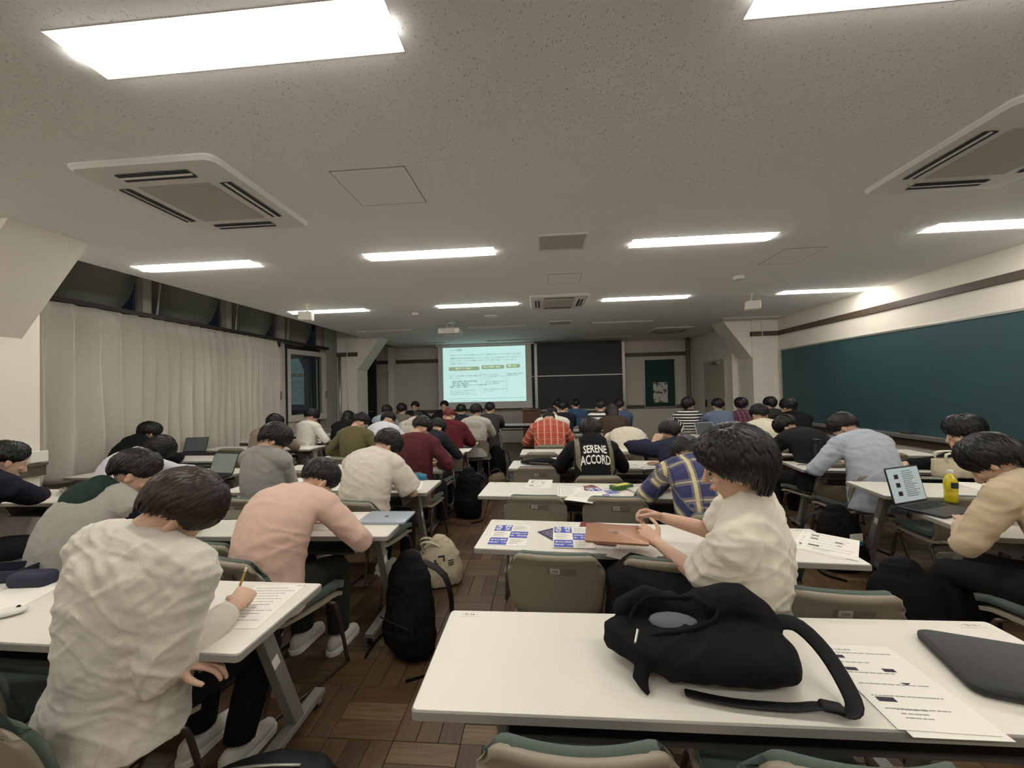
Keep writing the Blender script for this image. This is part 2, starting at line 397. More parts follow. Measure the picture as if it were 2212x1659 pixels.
# curved concrete eaves outside, one bay each
m_eave = mat('concrete_eave', (236, 230, 214), .9, var=.06, vs=3)
for i in range(4):
    yc = (wy[i] + wy[i + 1]) / 2 - .02; x = XL(yc) - .62
    o = mk('eave_lobe', G().ell((0, 0, 0), (.42, .58, .72), n=32, m=18), m_eave, None, smooth=True, loc=(x, yc + .38, 3.34))
    struct(o)
# curtain
m_curt = mat('curtain_cloth', (212, 206, 194), .9, var=.05, vs=30, bump=.15, bs=260, sheen=.2)
def curtain():
    nY, nZ = 460, 26
    y0, y1, z0, z1 = 3.35, 7.26, .60, 2.635
    V = []; F = []
    ph = 0; phs = []
    for i in range(nY + 1):
        t = i / nY
        dens = 17 + 30 * t + 12 * noise.noise((t * 9, 0, 3))
        ph += dens * 2 * PI / nY * .72; phs.append(ph)
    for i in range(nY + 1):
        t = i / nY; y = y0 + (y1 - y0) * t
        for j in range(nZ + 1):
            s = j / nZ; z = z0 + (z1 - z0) * s
            sw = .5 * noise.noise((t * 8, s * 1.3, 1.7)) * (1 - s)
            w1 = math.sin(phs[i] + 2.0 * sw)
            w1 = math.copysign(abs(w1) ** .9, w1)
            head = 1. if s > .985 else max(0., 1 - (.985 - s) / .10)
            amp = .085 * (1 - .65 * head) + .035 * noise.noise((t * 14, s * 2.2, 5))
            x = XL(y) + .13 + amp * w1 + .03 * noise.noise((t * 6, s * 1.5, 9)) * (1 - s)
            yy = y + .05 * noise.noise((t * 20, s * 2, 2)) * (1 - s) + .012 * math.sin(2 * phs[i])
            V.append((x, yy, z + (.012 * noise.noise((t * 30, 0, 0)) if j == 0 else 0)))
    for i in range(nY):
        for j in range(nZ):
            a = i * (nZ + 1) + j; F.append((a, a + nZ + 1, a + nZ + 2, a + 1))
    g = G(); g.add(V, F)
    o = mk('curtain', g, m_curt, smooth=True)
    sm = o.modifiers.new('thickness', 'SOLIDIFY'); sm.thickness = .003
    tag(o, 'long pale grey pleated curtain drawn across the windows', 'curtain')
curtain()
o = mk('curtain_rail', G().add(*(lambda a, b: ([(XL(y) + dx, y, z) for y in (a, b) for dx, z in ((.05, 2.645), (.13, 2.645), (.13, 2.70), (.05, 2.70))],
        [(0, 1, 5, 4), (1, 2, 6, 5), (2, 3, 7, 6), (3, 0, 4, 7), (3, 2, 1, 0), (4, 5, 6, 7)]))(3.3, 9.1)), m_bronze)
tag(o, 'dark curtain rail running above the windows', 'curtain rail')

# ------------------------------------------------------------------ recessed lamps
m_emit = mat('lamp_diffuser_lit', (253, 249, 243), .5, emit=LAMP)
m_off = mat('lamp_diffuser_off', (228, 226, 218), .5)
m_hous = mat('lamp_housing', (190, 186, 174), .5)
def lamp_meshes():
    g = G(); h = .045
    o = [(-LW / 2, -LD / 2), (LW / 2, -LD / 2), (LW / 2, LD / 2), (-LW / 2, LD / 2)]
    i2 = [(-LW / 2 + .03, -.056), (LW / 2 - .03, -.056), (LW / 2 - .03, .056), (-LW / 2 + .03, .056)]
    vs = [(x, y, -.001) for x, y in o] + [(x, y, h) for x, y in i2] + [(x * 1.002, y * 1.01, h + .02) for x, y in o]
    fs = [(j, 4 + j, 4 + (j + 1) % 4, (j + 1) % 4) for j in range(4)] + [(4, 5, 6, 7)] + [(j, (j + 1) % 4, 8 + (j + 1) % 4, 8 + j) for j in range(4)] + [(8, 9, 10, 11)]
    g.add(vs, fs)
    d = G(); n = 8
    prof = [(math.cos(PI * k / n) * .052, h - .002 - math.sin(PI * k / n) ** .5 * .066) for k in range(n + 1)]
    d.rings([[(x, p[0], p[1]) for p in prof] for x in (-LW / 2 + .025, LW / 2 - .025)])
    return g, d
gl, dl_ = lamp_meshes()
proto = None
LLAB = {(1, 1): 'lit recessed lamp above the aisle with the wide visible housing', (1, 2): 'lit recessed lamp with a faint sticker on its housing corner',
        (2, 0): 'lit recessed lamp nearest the near end of the curtain', (2, 1): 'lit recessed lamp on the curtain side of the grey ceiling vent', (2, 2): 'lit recessed lamp on the chalkboard side of the grey ceiling vent', (2, 3): 'lit recessed lamp over the middle of the long chalkboard',
        (3, 0): 'lit recessed lamp just behind the hanging speaker by the window', (3, 1): 'lit recessed lamp on the window side of the middle air conditioner', (3, 2): 'lit recessed lamp on the chalkboard side of the middle air conditioner', (3, 3): 'lit recessed lamp beside the hanging speaker on the chalkboard side',
        (4, 0): 'unlit recessed lamp near the front left haunch', (4, 1): 'unlit recessed lamp beside the projector', (4, 2): 'unlit recessed lamp beside the dim square vent', (4, 3): 'unlit recessed lamp near the front right haunch',
        (5, 0): 'unlit recessed lamp over the dark door corner', (5, 1): 'unlit recessed lamp just above the projector screen', (5, 2): 'unlit recessed lamp just above the sliding chalkboard', (5, 3): 'unlit recessed lamp above the small notice board'}
for li, (x, y, lit) in enumerate(lamps):
    lb_ = LLAB.get((li // 4, li % 4))
    r = empty('ceiling_lamp', (x, y, CEIL), 0, lb_ or 'lit recessed lamp behind the last row of tables', 'ceiling lamp', 'lit ceiling lamps' if lit else 'unlit ceiling lamps')
    if proto is None:
        h0 = mk('housing', gl, m_hous, r); d0 = mk('diffuser', dl_, m_emit, r); d1 = mk('diffuser', dl_, m_off, r)
        proto = (h0.data, d0.data, d1.data); bpy.data.objects.remove(d1)
    else:
        ins('housing', proto[0], r); ins('diffuser', proto[1 if lit else 2], r)

# ------------------------------------------------------------------ ceiling furniture
m_ac = mat('air_conditioner_plastic', (220, 219, 215), .5)
m_acg = mat('intake_grille', (186, 181, 173), .7, bump=.3, bs=300)
m_slot = mat('outlet_slot', (34, 38, 48), .6)
def cassette(x, y, rz, s, label):
    r = empty('air_conditioner', (x, y, CEIL), rz, label, 'air conditioner')
    g = G(); g.rings([[(p[0], p[1], z) for p in rrect(s + d, s + d, .06)] for z, d in ((.004, 0), (-.012, 0), (-.03, -.03), (-.034, -.1))])
    mk('panel', g, m_ac, r, smooth='auto')
    mk('grille', G().rings([[(p[0], p[1], z) for p in rrect(s * .52, s * .52, .01)] for z in (-.03, -.04)]), m_acg, r)
    for k in range(4):
        M = Matrix.Rotation(k * PI / 2, 4, 'Z')
        sl = mk('outlet', G().bx(-s * .25, s * .25, s * .33, s * .41, -.038, -.041).xf(M), m_slot, r)
        mk('louver', G().box((0, s * .372, -.041), (s * .5, .018, .004), M=Matrix.Rotation(.3, 3, 'X')).xf(M), m_ac, sl)
    return r
cassette(-2.28, 2.44, 0, .93, 'white four-way ceiling cassette air conditioner nearest the curtain')
cassette(2.81, 2.46, 0, .93, 'white four-way ceiling cassette air conditioner on the long chalkboard side')
cassette(.30, 5.95, 0, .88, 'white ceiling cassette air conditioner in the middle of the room')
cassette(3.1, 9.4, 0, .88, 'shaded ceiling cassette air conditioner before the small notice board')
m_line = mat('panel_joint', (120, 114, 106), .9)
def hatch(x, y, w, d, label):
    g = G(); t = .004
    for (cx_, cy_, a, c_) in ((0, -d / 2, w, t), (0, d / 2, w, t), (-w / 2, 0, t, d), (w / 2, 0, t, d)): g.box((cx_, cy_, -.001), (a, c_, .003))
    r = empty('access_hatch', (x, y, CEIL), .0, label, 'hatch')
    mk('joint', g, m_line, r); mk('lid', G().box((0, 0, -.0012), (w - .004, d - .004, .002)), m_ceil, r)
hatch(-1.035, 2.45, .476, .44, 'square access hatch beside the ceiling air conditioner')
hatch(.32, 4.76, .40, .43, 'access hatch between the ceiling vent and the middle air conditioner')
hatch(2.72, 4.3, .40, .5, 'access hatch near the chalkboard side lamps')
def vent(x, y, w, d, label):
    r = empty('ceiling_vent', (x, y, CEIL), .0, label, 'vent')
    g = G()
    for (cx_, cy_, a, c_) in ((0, -d / 2, w, .02), (0, d / 2, w, .02), (-w / 2, 0, .02, d), (w / 2, 0, .02, d)): g.box((cx_, cy_, -.006), (a, c_, .016))
    mk('frame', g, m_ac, r, bevel=.003); mk('mesh_panel', G().box((0, 0, -.003), (w - .02, d - .02, .006)), m_acg, r)
vent(.226, 3.55, .43, .36, 'grey square ceiling vent in the middle of the ceiling')
vent(.42, 7.85, .43, .36, 'dim square ceiling vent in front of the projector screen')
def disc(name, x, y, r_, h, label, cat):
    o = mk(name, G().lathe([(r_ * .3, .0), (r_, .0), (r_, -h * .4), (r_ * .8, -h), (r_ * .3, -h)], n=24), m_ac, None, smooth='auto', loc=(x, y, CEIL)); tag(o, label, cat)
disc('ceiling_speaker', -.89, 6.92, .13, .02, 'flat round ceiling speaker before the projector', 'speaker')
disc('smoke_detector', 2.53, 5.0, .065, .04, 'small round smoke detector between the ceiling lamps', 'smoke detector')
disc('smoke_detector', -2.14, 6.4, .06, .04, 'small round smoke detector beside the white wall speaker', 'smoke detector')
m_spk = mat('white_speaker', (238, 232, 214), .45)
def speaker(x, y, rz, label):
    r = empty('ceiling_mount_speaker', (x, y, CEIL), rz, label, 'speaker')
    mk('bracket', G().lathe([(.04, 0), (.04, -.012), (.012, -.015), (.012, -.05)], n=12).tube([(0, 0, -.05), (.0, .04, -.08), (0, .03, -.13)], .011), m_spk, r, smooth='auto')
    mk('cabinet', G().rings([[(p[0], y_, -.19 + p[1]) for p in rrect(.19 * k, .13 * k, .02)] for y_, k in ((-.10, .9), (-.085, 1.), (.03, 1.), (.07, .8))]), m_spk, r, smooth='auto')
    mk('grille', G().rings([[(p[0], y_, -.19 + p[1]) for p in rrect(.165, .105, .015)] for y_ in (-.103, -.098)]), m_white, r)
    return r
speaker(-3.51, 5.47, .25, 'white box speaker hanging from the ceiling by the window lamps')
speaker(3.19, 5.95, -.2, 'white box speaker hanging from the ceiling on the chalkboard side')
m_proj = mat('projector_shell', (206, 202, 192), .45)
pr = empty('projector', (-1.76, 7.38, CEIL), 0, 'white projector hung from the ceiling facing the screen', 'projector')
mk('mount', G().bx(-.1, .1, -.08, .08, -.012, 0).bx(-.07, -.05, -.02, .02, -.12, 0).bx(.05, .07, -.02, .02, -.12, 0).bx(-.12, .12, -.1, .1, -.13, -.118), m_alu, pr)
mk('shell', G().rings([[(p[0], p[1], z) for p in rrect(.42 - d, .36 - d, .03)] for z, d in ((-.13, .05), (-.15, 0), (-.235, 0), (-.245, .03))]), m_proj, pr, smooth='auto')
mk('lens', G().lathe([(.05, 0), (.05, .04), (.035, .04)], n=16).xf(T(.08, .17, -.19) @ Matrix.Rotation(-PI / 2, 4, 'X')), m_dark, pr)
mk('rear_vent', G().bx(-.15, .12, -.184, -.18, -.22, -.16), m_acg, pr)

# ------------------------------------------------------------------ front wall: screen, boards
YS = 10.85
m_scr = mat('screen_cloth', (214, 214, 206), .9)
m_img = mat('projected_slide', (196, 234, 230), .9, emit=.56)
m_ink = mat('slide_ink', (96, 138, 134), .9, emit=.24)
m_ink2 = mat('slide_ink_bold', (66, 100, 98), .9, emit=.18)
m_arrow = mat('slide_arrow', (164, 184, 152), .9, emit=.42)
m_tick = mat('slide_white', (238, 250, 226), .9, emit=.6)
sc = empty('projector_screen', (0, YS, 0), 0, 'lowered projector screen showing a pale slide with three arrows', 'screen')
mk('cloth', G().bx(-2.975, -.26, 0, .004, 1.04, 2.88), m_scr, sc)
mk('housing', G().bx(-3.03, -.18, -.05, .06, 2.84, 2.90), m_white, sc, bevel=.006)
mk('weight_bar', G().tube([(-2.99, .002, 1.03), (-.25, .002, 1.03)], .014), m_white, sc)
SX0, SX1, SZ0, SZ1 = -2.83, -.43, 1.22, 2.805
mk('slide', G().bx(SX0, SX1, -.003, -.001, SZ0, SZ1), m_img, sc)
def sx(u): return SX0 + (SX1 - SX0) * (u - 125) / 1975.
def sz(v): return SZ1 - (SZ1 - SZ0) * (v - 100) / 1320.
def stext(t, u, v, size, m=None, al='LEFT', bold=0.): text(t, size, m or m_ink, sc, T(sx(u), -.0045, sz(v)) @ RX90, 'slide_text', al, 0, bold)
stext('ワーク説明', 300, 165, .07, m_ink2)
stext('今回のワークでは、就活生の皆様に向けた下記の、課題解決のためのアイデアを考えていただきます', 300, 290, .046)
stext('課題解決の背景や市場の環境を踏まえながら、その中でどのような価値を届けられるのかを考えてく', 300, 365, .046)
stext('ださい。またグループで一つの結論をまとめていただき、最後に発表をしていただく予定です', 300, 425, .046)
stext('お気軽にご相談ください', 300, 495, .046)
def arrow(u0, u1, v0, v1):
    x0, x1, z0, z1 = sx(u0), sx(u1), sz(v1), sz(v0); tip = (z1 - z0) * .45
    p = [(x0, z0), (x1 - tip, z0), (x1, (z0 + z1) / 2), (x1 - tip, z1), (x0, z1)]
    mk('slide_arrow', G().rings([[(a, y_, c_) for a, c_ in p] for y_ in (-.005, -.0035)]), m_arrow, sc)
for a in ((265, 1020, 570, 660), (1055, 1610, 545, 640), (1645, 1985, 535, 625)): arrow(*a)
def atext(t, u, v): text(t, .054, m_tick, sc, T(sx(u), -.0062, sz(v)) @ RX90, 'slide_text', 'CENTER', 0, .0006)
atext('個人ワーク（60分）', 630, 612); atext('グループ共有（20分）', 1310, 590); atext('発表（5分）', 1800, 578)
for i, t in enumerate(['個人で、まずは課題の中から重要な論点を選び', '考えてください']): stext(t, 285, 790 + i * 58, .045)
for i, t in enumerate(['・解決する課題：想定する顧客の特定', '・提供価値：価値の内容', '・選んだ理由：新規性およびインパクトを含む方針', '課題の「なぜ今」「解決」']): stext(t, 315 - (i == 3) * 30, 925 + i * 44, .045, m_ink2, bold=.0006)
for i, t in enumerate(['また、グループワークは時間の中で共有し', '合わせて意見をまとめるようにして', 'ほかの意見もよく聞いて参考にしてください']): stext(t, 285, 1140 + i * 46, .041)
for i, t in enumerate(['個人でまとめた内容を、', 'グループの中で共有、すり合わせ', 'してください']): stext(t, 1080, 775 + i * 48, .045)
for i, t in enumerate(['・良い点と改善点を伝え合うこと', '・まとめの方針を決定']): stext(t, 1110, 945 + i * 50, .045, m_ink2)
for i, t in enumerate(['時間内に各自の役割を決めて共有する', 'ことが大切です']): stext(t, 1090, 1125 + i * 45, .041)
for i, t in enumerate(['時間内で発表、質問の', '時間も行います']): stext(t, 1665, 765 + i * 42, .046, m_ink2)
mk('slide_rule', G().bx(sx(250), sx(2080), -.0045, -.003, sz(1341), sz(1336)).bx(sx(1040), sx(1043), -.0045, -.003, sz(1250), sz(700)).bx(sx(1640), sx(1643), -.0045, -.003, sz(1250), sz(700)), m_ink, sc)
stext('本資料は本イベントの参加者限定です。無断転載を禁じます', 280, 1395, .036)

cb = empty('sliding_chalkboard', (0, YF, 0), 0, 'dark two-tier sliding chalkboard beside the projector screen', 'chalkboard')
mk('upper_panel', G().bx(-.3, 2.32, -.10, -.08, 1.925, 2.88), m_board2, cb)
mk('lower_panel', G().bx(-.3, 2.32, -.07, -.05, .97, 1.95), m_board2, cb)
mk('panel_rail', G().bx(-.3, 2.32, -.115, -.08, 1.905, 1.932), m_alu, cb)
for x in (-.14, 2.36): mk('post', G().bx(x - .042, x + .042, -.14, -.02, .88, 2.89), m_alu, cb, bevel=.004)
mk('chalk_tray', G().bx(-.36, 2.36, -.22, -.03, .90, .95), m_alu, cb, bevel=.004)
nb = empty('notice_board', (0, YF, 0), 0, 'small green notice board with a single poster', 'notice board')
m_nb = mat('notice_felt', (36, 66, 58), .9, bump=.2, bs=400)
mk('felt', G().bx(2.96, 3.80, -.03, -.012, .96, 2.31), m_nb, nb)
g = G()
for q in ((2.94, 3.82, .94, .965), (2.94, 3.82, 2.305, 2.33), (2.94, 2.965, .94, 2.33), (3.795, 3.82, .94, 2.33)): g.bx(q[0], q[1], -.04, 0, q[2], q[3])
mk('frame', g, m_alu, nb, bevel=.003)
m_post = mat('poster_print', (200, 198, 190), .7)
nt = m_post.node_tree; b = nt.nodes['Principled BSDF']
tc = nd(m_post, 'ShaderNodeTexCoord'); n1 = nd(m_post, 'ShaderNodeTexNoise'); n1.inputs['Scale'].default_value = 9; n1.inputs['Detail'].default_value = 5
r1 = nd(m_post, 'ShaderNodeValToRGB'); r1.color_ramp.elements[0].position = .36; r1.color_ramp.elements[0].color = (*lin((52, 56, 54)), 1); r1.color_ramp.elements[1].position = .5; r1.color_ramp.elements[1].color = (*lin((206, 204, 196)), 1)
nt.links.new(tc.outputs['Object'], n1.inputs['Vector']); nt.links.new(n1.outputs['Fac'], r1.inputs[0]); nt.links.new(r1.outputs[0], b.inputs['Base Color'])
o = mk('poster', G().bx(3.19, 3.59, YF - .034, YF - .031, 1.08, 1.66), m_post); tag(o, 'black and white poster pinned on the green notice board', 'poster')

# long chalkboard on the right wall
lb = empty('long_chalkboard', (XR, 0, 0), 0, 'long green chalkboard on the right wall', 'chalkboard')
mk('panel', G().bx(-.03, -.012, 1.4, 8.16, .82, 2.21), m_board, lb)
mk('frame', G().bx(-.04, 0, 1.37, 8.2, 2.21, 2.24).bx(-.04, 0, 8.16, 8.2, .8, 2.21).bx(-.04, 0, 1.37, 1.4, .8, 2.21), m_alu, lb, bevel=.003)
mk('chalk_tray', G().bx(-.12, 0, 1.37, 7.9, .76, .815), m_alu, lb, bevel=.006)
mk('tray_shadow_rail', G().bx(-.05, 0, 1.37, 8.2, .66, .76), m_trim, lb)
for k, (y, w_) in enumerate(((6.7, .06), (5.5, .07))):
    o = mk('chalk_eraser', G().box((XR - .075, y, .836), (.05, w_ * 2, .04)), mat('felt_eraser', (58, 60, 60), .9), bevel=.006)
    tag(o, 'dark felt eraser on the long chalkboard tray', 'eraser', 'erasers on the chalk tray')
o = mk('lectern', G().bx(-.50, -.04, 10.0, 10.45, .02, .98).bx(-.53, -.01, 9.96, 10.48, .98, 1.02).bx(-.48, -.06, 10.02, 10.43, 0, .02), mat('brown_veneer', (110, 72, 46), .5, var=.15, vs=8), bevel=.006)
tag(o, 'brown wooden lectern below the sliding chalkboard', 'lectern')

# ================================================================== FURNITURE
m_top = mat('table_laminate', (226, 222, 211), .38, var=.015, vs=5, spec=.45)
m_edge = mat('table_edge_band', (150, 147, 140), .45)
m_leg = mat('table_leg_grey', (150, 148, 142), .42, .35)
m_legd = mat('table_dark_metal', (72, 70, 66), .5, .2)
m_rub = mat('black_rubber', (22, 22, 22), .7)
m_stk = mat('sticker_white', (232, 228, 216), .6)
m_inkd = mat('print_black', (52, 50, 48), .8)
TH = .72; TW = 1.8; TD = .44
def table_proto():
    r = empty('training_table')
    tp = mk('tabletop', G().prism(rrect(TW - .008, TD - .008, .012, 3), TH - .026, TH), m_top, r)
    mk('edge_band', G().rings([[(p[0], p[1], z) for p in rrect(TW - d, TD - d, .014, 3)] for z, d in ((TH - .0275, .006), (TH - .025, 0), (TH - .004, 0), (TH - .0015, .004))]), m_edge, tp, smooth='auto')
    for sx_ in (-1, 1):
        st = mk('seat_label', G().box((sx_ * (TW / 2 - .075), TD / 2 - .028, TH + .0006), (.075, .024, .0012)), m_stk, tp)
        text('▸ D-16 ◂', .017, m_inkd, tp, T(sx_ * (TW / 2 - .075), TD / 2 - .028, TH + .0016), 'label_text')
        x = sx_ * (TW / 2 - .19)
        g = G(); y0, y1, z0, z1 = .06, .30, TH - .03, .07
        a = .03; tk = .024
        g.rings([[(x - tk, y0 - a, z0), (x + tk, y0 - a, z0), (x + tk, y0 + a, z0), (x - tk, y0 + a, z0)], [(x - tk, y1 - a, z1), (x + tk, y1 - a, z1), (x + tk, y1 + a, z1), (x - tk, y1 + a, z1)]])
        lg = mk('leg', g, m_leg, r, bevel=.006)
        t0 = Vector((x + sx_ * (tk + .001), y0 + .09, z0 - .26))
        mk('leg_label', G().box(t0, (.001, .035, .05), M=Matrix.Rotation(.38, 3, 'X')), m_stk, lg)
        ft = mk('foot', G().rings([[(x + dx, y, z) for dx, z in ((-.03, .05), (.03, .05), (.026, .075), (-.026, .075))] for y in (-.06, .48)]), m_leg, r, bevel=.004)
        for y in (-.03, .45):
            mk('caster', G().lathe([(.008, -.012), (.026, -.012), (.026, .012), (.008, .012)], n=14).xf(T(x, y, .026) @ Matrix.Rotation(PI / 2, 4, 'Y')), m_rub, ft, smooth='auto')
            mk('caster_fork', G().bx(x - .018, x - .014, y - .014, y + .014, .02, .052).bx(x + .014, x + .018, y - .014, y + .014, .02, .052), m_leg, ft)
        mk('hinge_bracket', G().bx(x - .03, x + .03, -.05, .16, TH - .07, TH - .0275), m_legd, r, bevel=.004)
        mk('bolt', G().lathe([(.012, 0), (.012, .006), (.006, .008)], n=10).xf(T(x + sx_ * .031, .0, TH - .05) @ Matrix.Rotation(sx_ * PI / 2, 4, 'Y')), m_alu, r)
    mk('stretcher', G().bx(-TW / 2 + .16, TW / 2 - .16, .05, .09, TH - .09, TH - .05), m_legd, r)
    sh = mk('book_shelf', G().bx(-TW / 2 + .24, TW / 2 - .24, -.14, .1, TH - .135, TH - .125), m_legd, r)
    for sx_ in (-1, 1):
        x = sx_ * (TW / 2 - .235)
        mk('shelf_bracket', G().rings([[(x + d, -.17, TH - .028), (x + d, .1, TH - .028), (x + d, .1, TH - .14), (x + d, -.12, TH - .14)] for d in (-.003, .003)]), m_leg, sh)
    return r
TBL = table_proto(); TBL_used = False
tables = {}; TRECT = []
def table(key, xc, yc, rz, label, group=None):
    global TBL_used
    t = copy_tree(TBL) if TBL_used else TBL
    TBL_used = True
    t.location = (xc, yc, 0); t.rotation_euler = (0, 0, rz); tag(t, label, 'table')
    if group: t['group'] = group
    tables[key] = t; TRECT.append((xc, yc, rz))
    return t

m_shell = mat('chair_shell', (150, 142, 124), .48, var=.03, vs=4, spec=.4)
m_green = mat('green_upholstery', (76, 92, 82), .95, var=.08, vs=90, bump=.35, bs=500, sheen=.2)
m_tube = mat('chair_tube', (98, 84, 78), .32, .7)
m_tag = mat('chair_tag', (196, 192, 180), .5)
def sheet(fn, nu, nv, th, rim=.0):
    """closed curved plate: fn(u,v)->point on rear face, offset forward by th"""
    g = G(); A = [[Vector(fn(u / nu * 2 - 1, v / nv)) for u in range(nu + 1)] for v in range(nv + 1)]
    def nrm(i, j):
        a = A[i][min(j + 1, nu)] - A[i][max(j - 1, 0)]; c_ = A[min(i + 1, nv)][j] - A[max(i - 1, 0)][j]
        n_ = a.cross(c_); return n_.normalized() if n_.length > 1e-9 else Vector((0, -1, 0))
    Bk = [[A[i][j] - nrm(i, j) * th for j in range(nu + 1)] for i in range(nv + 1)]
    w = nu + 1; N = w * (nv + 1)
    vs = [p for r in A for p in r] + [p for r in Bk for p in r]; fs = []
    for i in range(nv):
        for j in range(nu):
            a = i * w + j; fs += [(a, a + 1, a + w + 1, a + w), (N + a, N + a + w, N + a + w + 1, N + a + 1)]
    for j in range(nu): fs += [(j, N + j, N + j + 1, j + 1), (nv * w + j, nv * w + j + 1, N + nv * w + j + 1, N + nv * w + j)]
    for i in range(nv): a = i * w; fs += [(a, a + w, N + a + w, N + a), (a + nu, N + a + nu, N + a + w + nu, a + w + nu)]
    return g.add(vs, fs)
def chair_proto():
    r = empty('stacking_chair')
    def back(u, v, gw=1., z0=.40, z1=.765, dy=0.):
        w = (.195 + .035 * math.sin(min(v, .8) / .8 * PI / 2)) * gw
        if v > .85: w -= .016 * ((v - .85) / .15) ** 2
        x = u * w
        z = z0 + (z1 - z0) * v - .010 * u * u * v - .055 * max(0, (abs(u) - .66) / .34) ** 3 * v ** 3
        y = -.205 - .075 * v - .02 * v * v + .055 * u * u + dy + (.05 * (1 - v / .25) ** 2 if v < .25 else 0) - .012 * math.exp(-((v - .97) / .05) ** 2)
        return (x, y, z)
    bs_ = mk('back_shell', sheet(back, 28, 18, -.016), m_shell, r, smooth=True)
    mk('back_cushion', sheet(lambda u, v: back(u, v, .95, .45, .772, .018), 24, 14, -.028), m_green, r, smooth=True, bevel=0)
    def seat(u, v):
        y = -.215 + .44 * v; w = .20 + .025 * math.sin(v * PI)
        return (u * w, y, .405 + .012 * u * u + (.03 * (1 - v / .2) ** 2 if v < .2 else 0) - .02 * max(0, v - .8) ** 2 * 25)
    mk('seat_shell', sheet(seat, 12, 10, .018), m_shell, r, smooth='auto')
    mk('seat_cushion', sheet(lambda u, v: (lambda p: (p[0] * .95, p[1] * .97 + .02, p[2] + .016))(seat(u, v)), 12, 10, -.035), m_green, r, smooth=True)
    for sx_ in (-1, 1):
        x = sx_ * .215
        pts = [(sx_ * .14, .13, .385), (x - sx_ * .02, .14, .375), (x, .17, .33), (x + sx_ * .01, .225, .035), (x + sx_ * .01, .20, .011), (x + sx_ * .01, -.21, .011), (x + sx_ * .008, -.245, .035), (x, -.16, .33), (x - sx_ * .02, -.13, .375), (sx_ * .14, -.12, .385)]
        mk('leg_frame', G().tube(pts, .0105, 8, up=3), m_tube, r, smooth=True)
    mk('cross_bar', G().tube([(-.15, .13, .386), (.15, .13, .386)], .01).tube([(-.15, -.12, .386), (.15, -.12, .386)], .01), m_tube, r)
    # number tag on the rear of the shell, upper half
    p = Vector(back(0, .80)); q = Vector(back(0, .87)); sl = math.atan2(-(q.y - p.y), q.z - p.z)
    Mx = T(p.x, p.y - .0005, p.z) @ Matrix.Rotation(sl, 4, 'X')
    tg = mk('number_tag', G().box((0, -.018, 0), (.046, .002, .028)).xf(Mx), m_tag, bs_)
    text('109', .02, m_inkd, bs_, Mx @ T(0, -.0196, 0) @ RX90, 'tag_number')
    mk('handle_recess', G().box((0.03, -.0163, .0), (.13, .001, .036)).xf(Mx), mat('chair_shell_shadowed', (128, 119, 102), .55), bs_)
    return r
CHR = chair_proto(); CHR_used = False
def under_top(x, y):
    for xc, yc, rz in TRECT:
        c, s_ = math.cos(-rz), math.sin(-rz); dx, dy = x - xc, y - yc
        u, v = dx * c - dy * s_, dx * s_ + dy * c
        if abs(u) < TW / 2 + .03 and abs(v) < TD / 2 + .025: return True
    return False
def chair(x, y, rz, label, group=None):
    global CHR_used
    f = Vector((-math.sin(rz), math.cos(rz))); r_ = Vector((f.y, -f.x)); p = Vector((x, y))
    for k in range(40):                                   # slide until the backrest clears every tabletop
        d = (k // 2 + 1) * .015 * (1 if k % 2 else -1) if k else 0
        q = p + f * d
        if not any(under_top(*(q - f * a + r_ * b)) for a in (.19, .25, .31) for b in (-.22, 0, .22)): x, y = q; break
    t = copy_tree(CHR) if CHR_used else CHR
    CHR_used = True
    t.location = (x, y, 0); t.rotation_euler = (0, 0, rz); tag(t, label, 'chair', group)
    return t

# ================================================================== PEOPLE
def rays(px, py):
    return Vector(CM.T @ np.array([px - 1106, py - 829.5, 820.]))
def at_y(px, py, y):
    d = rays(px, py); t = y / d.y; return Vector((d.x * t, y, CAMH + d.z * t))
def at_z(px, py, z):
    d = rays(px, py); t = (z - CAMH) / d.z; return Vector((d.x * t, d.y * t, z))

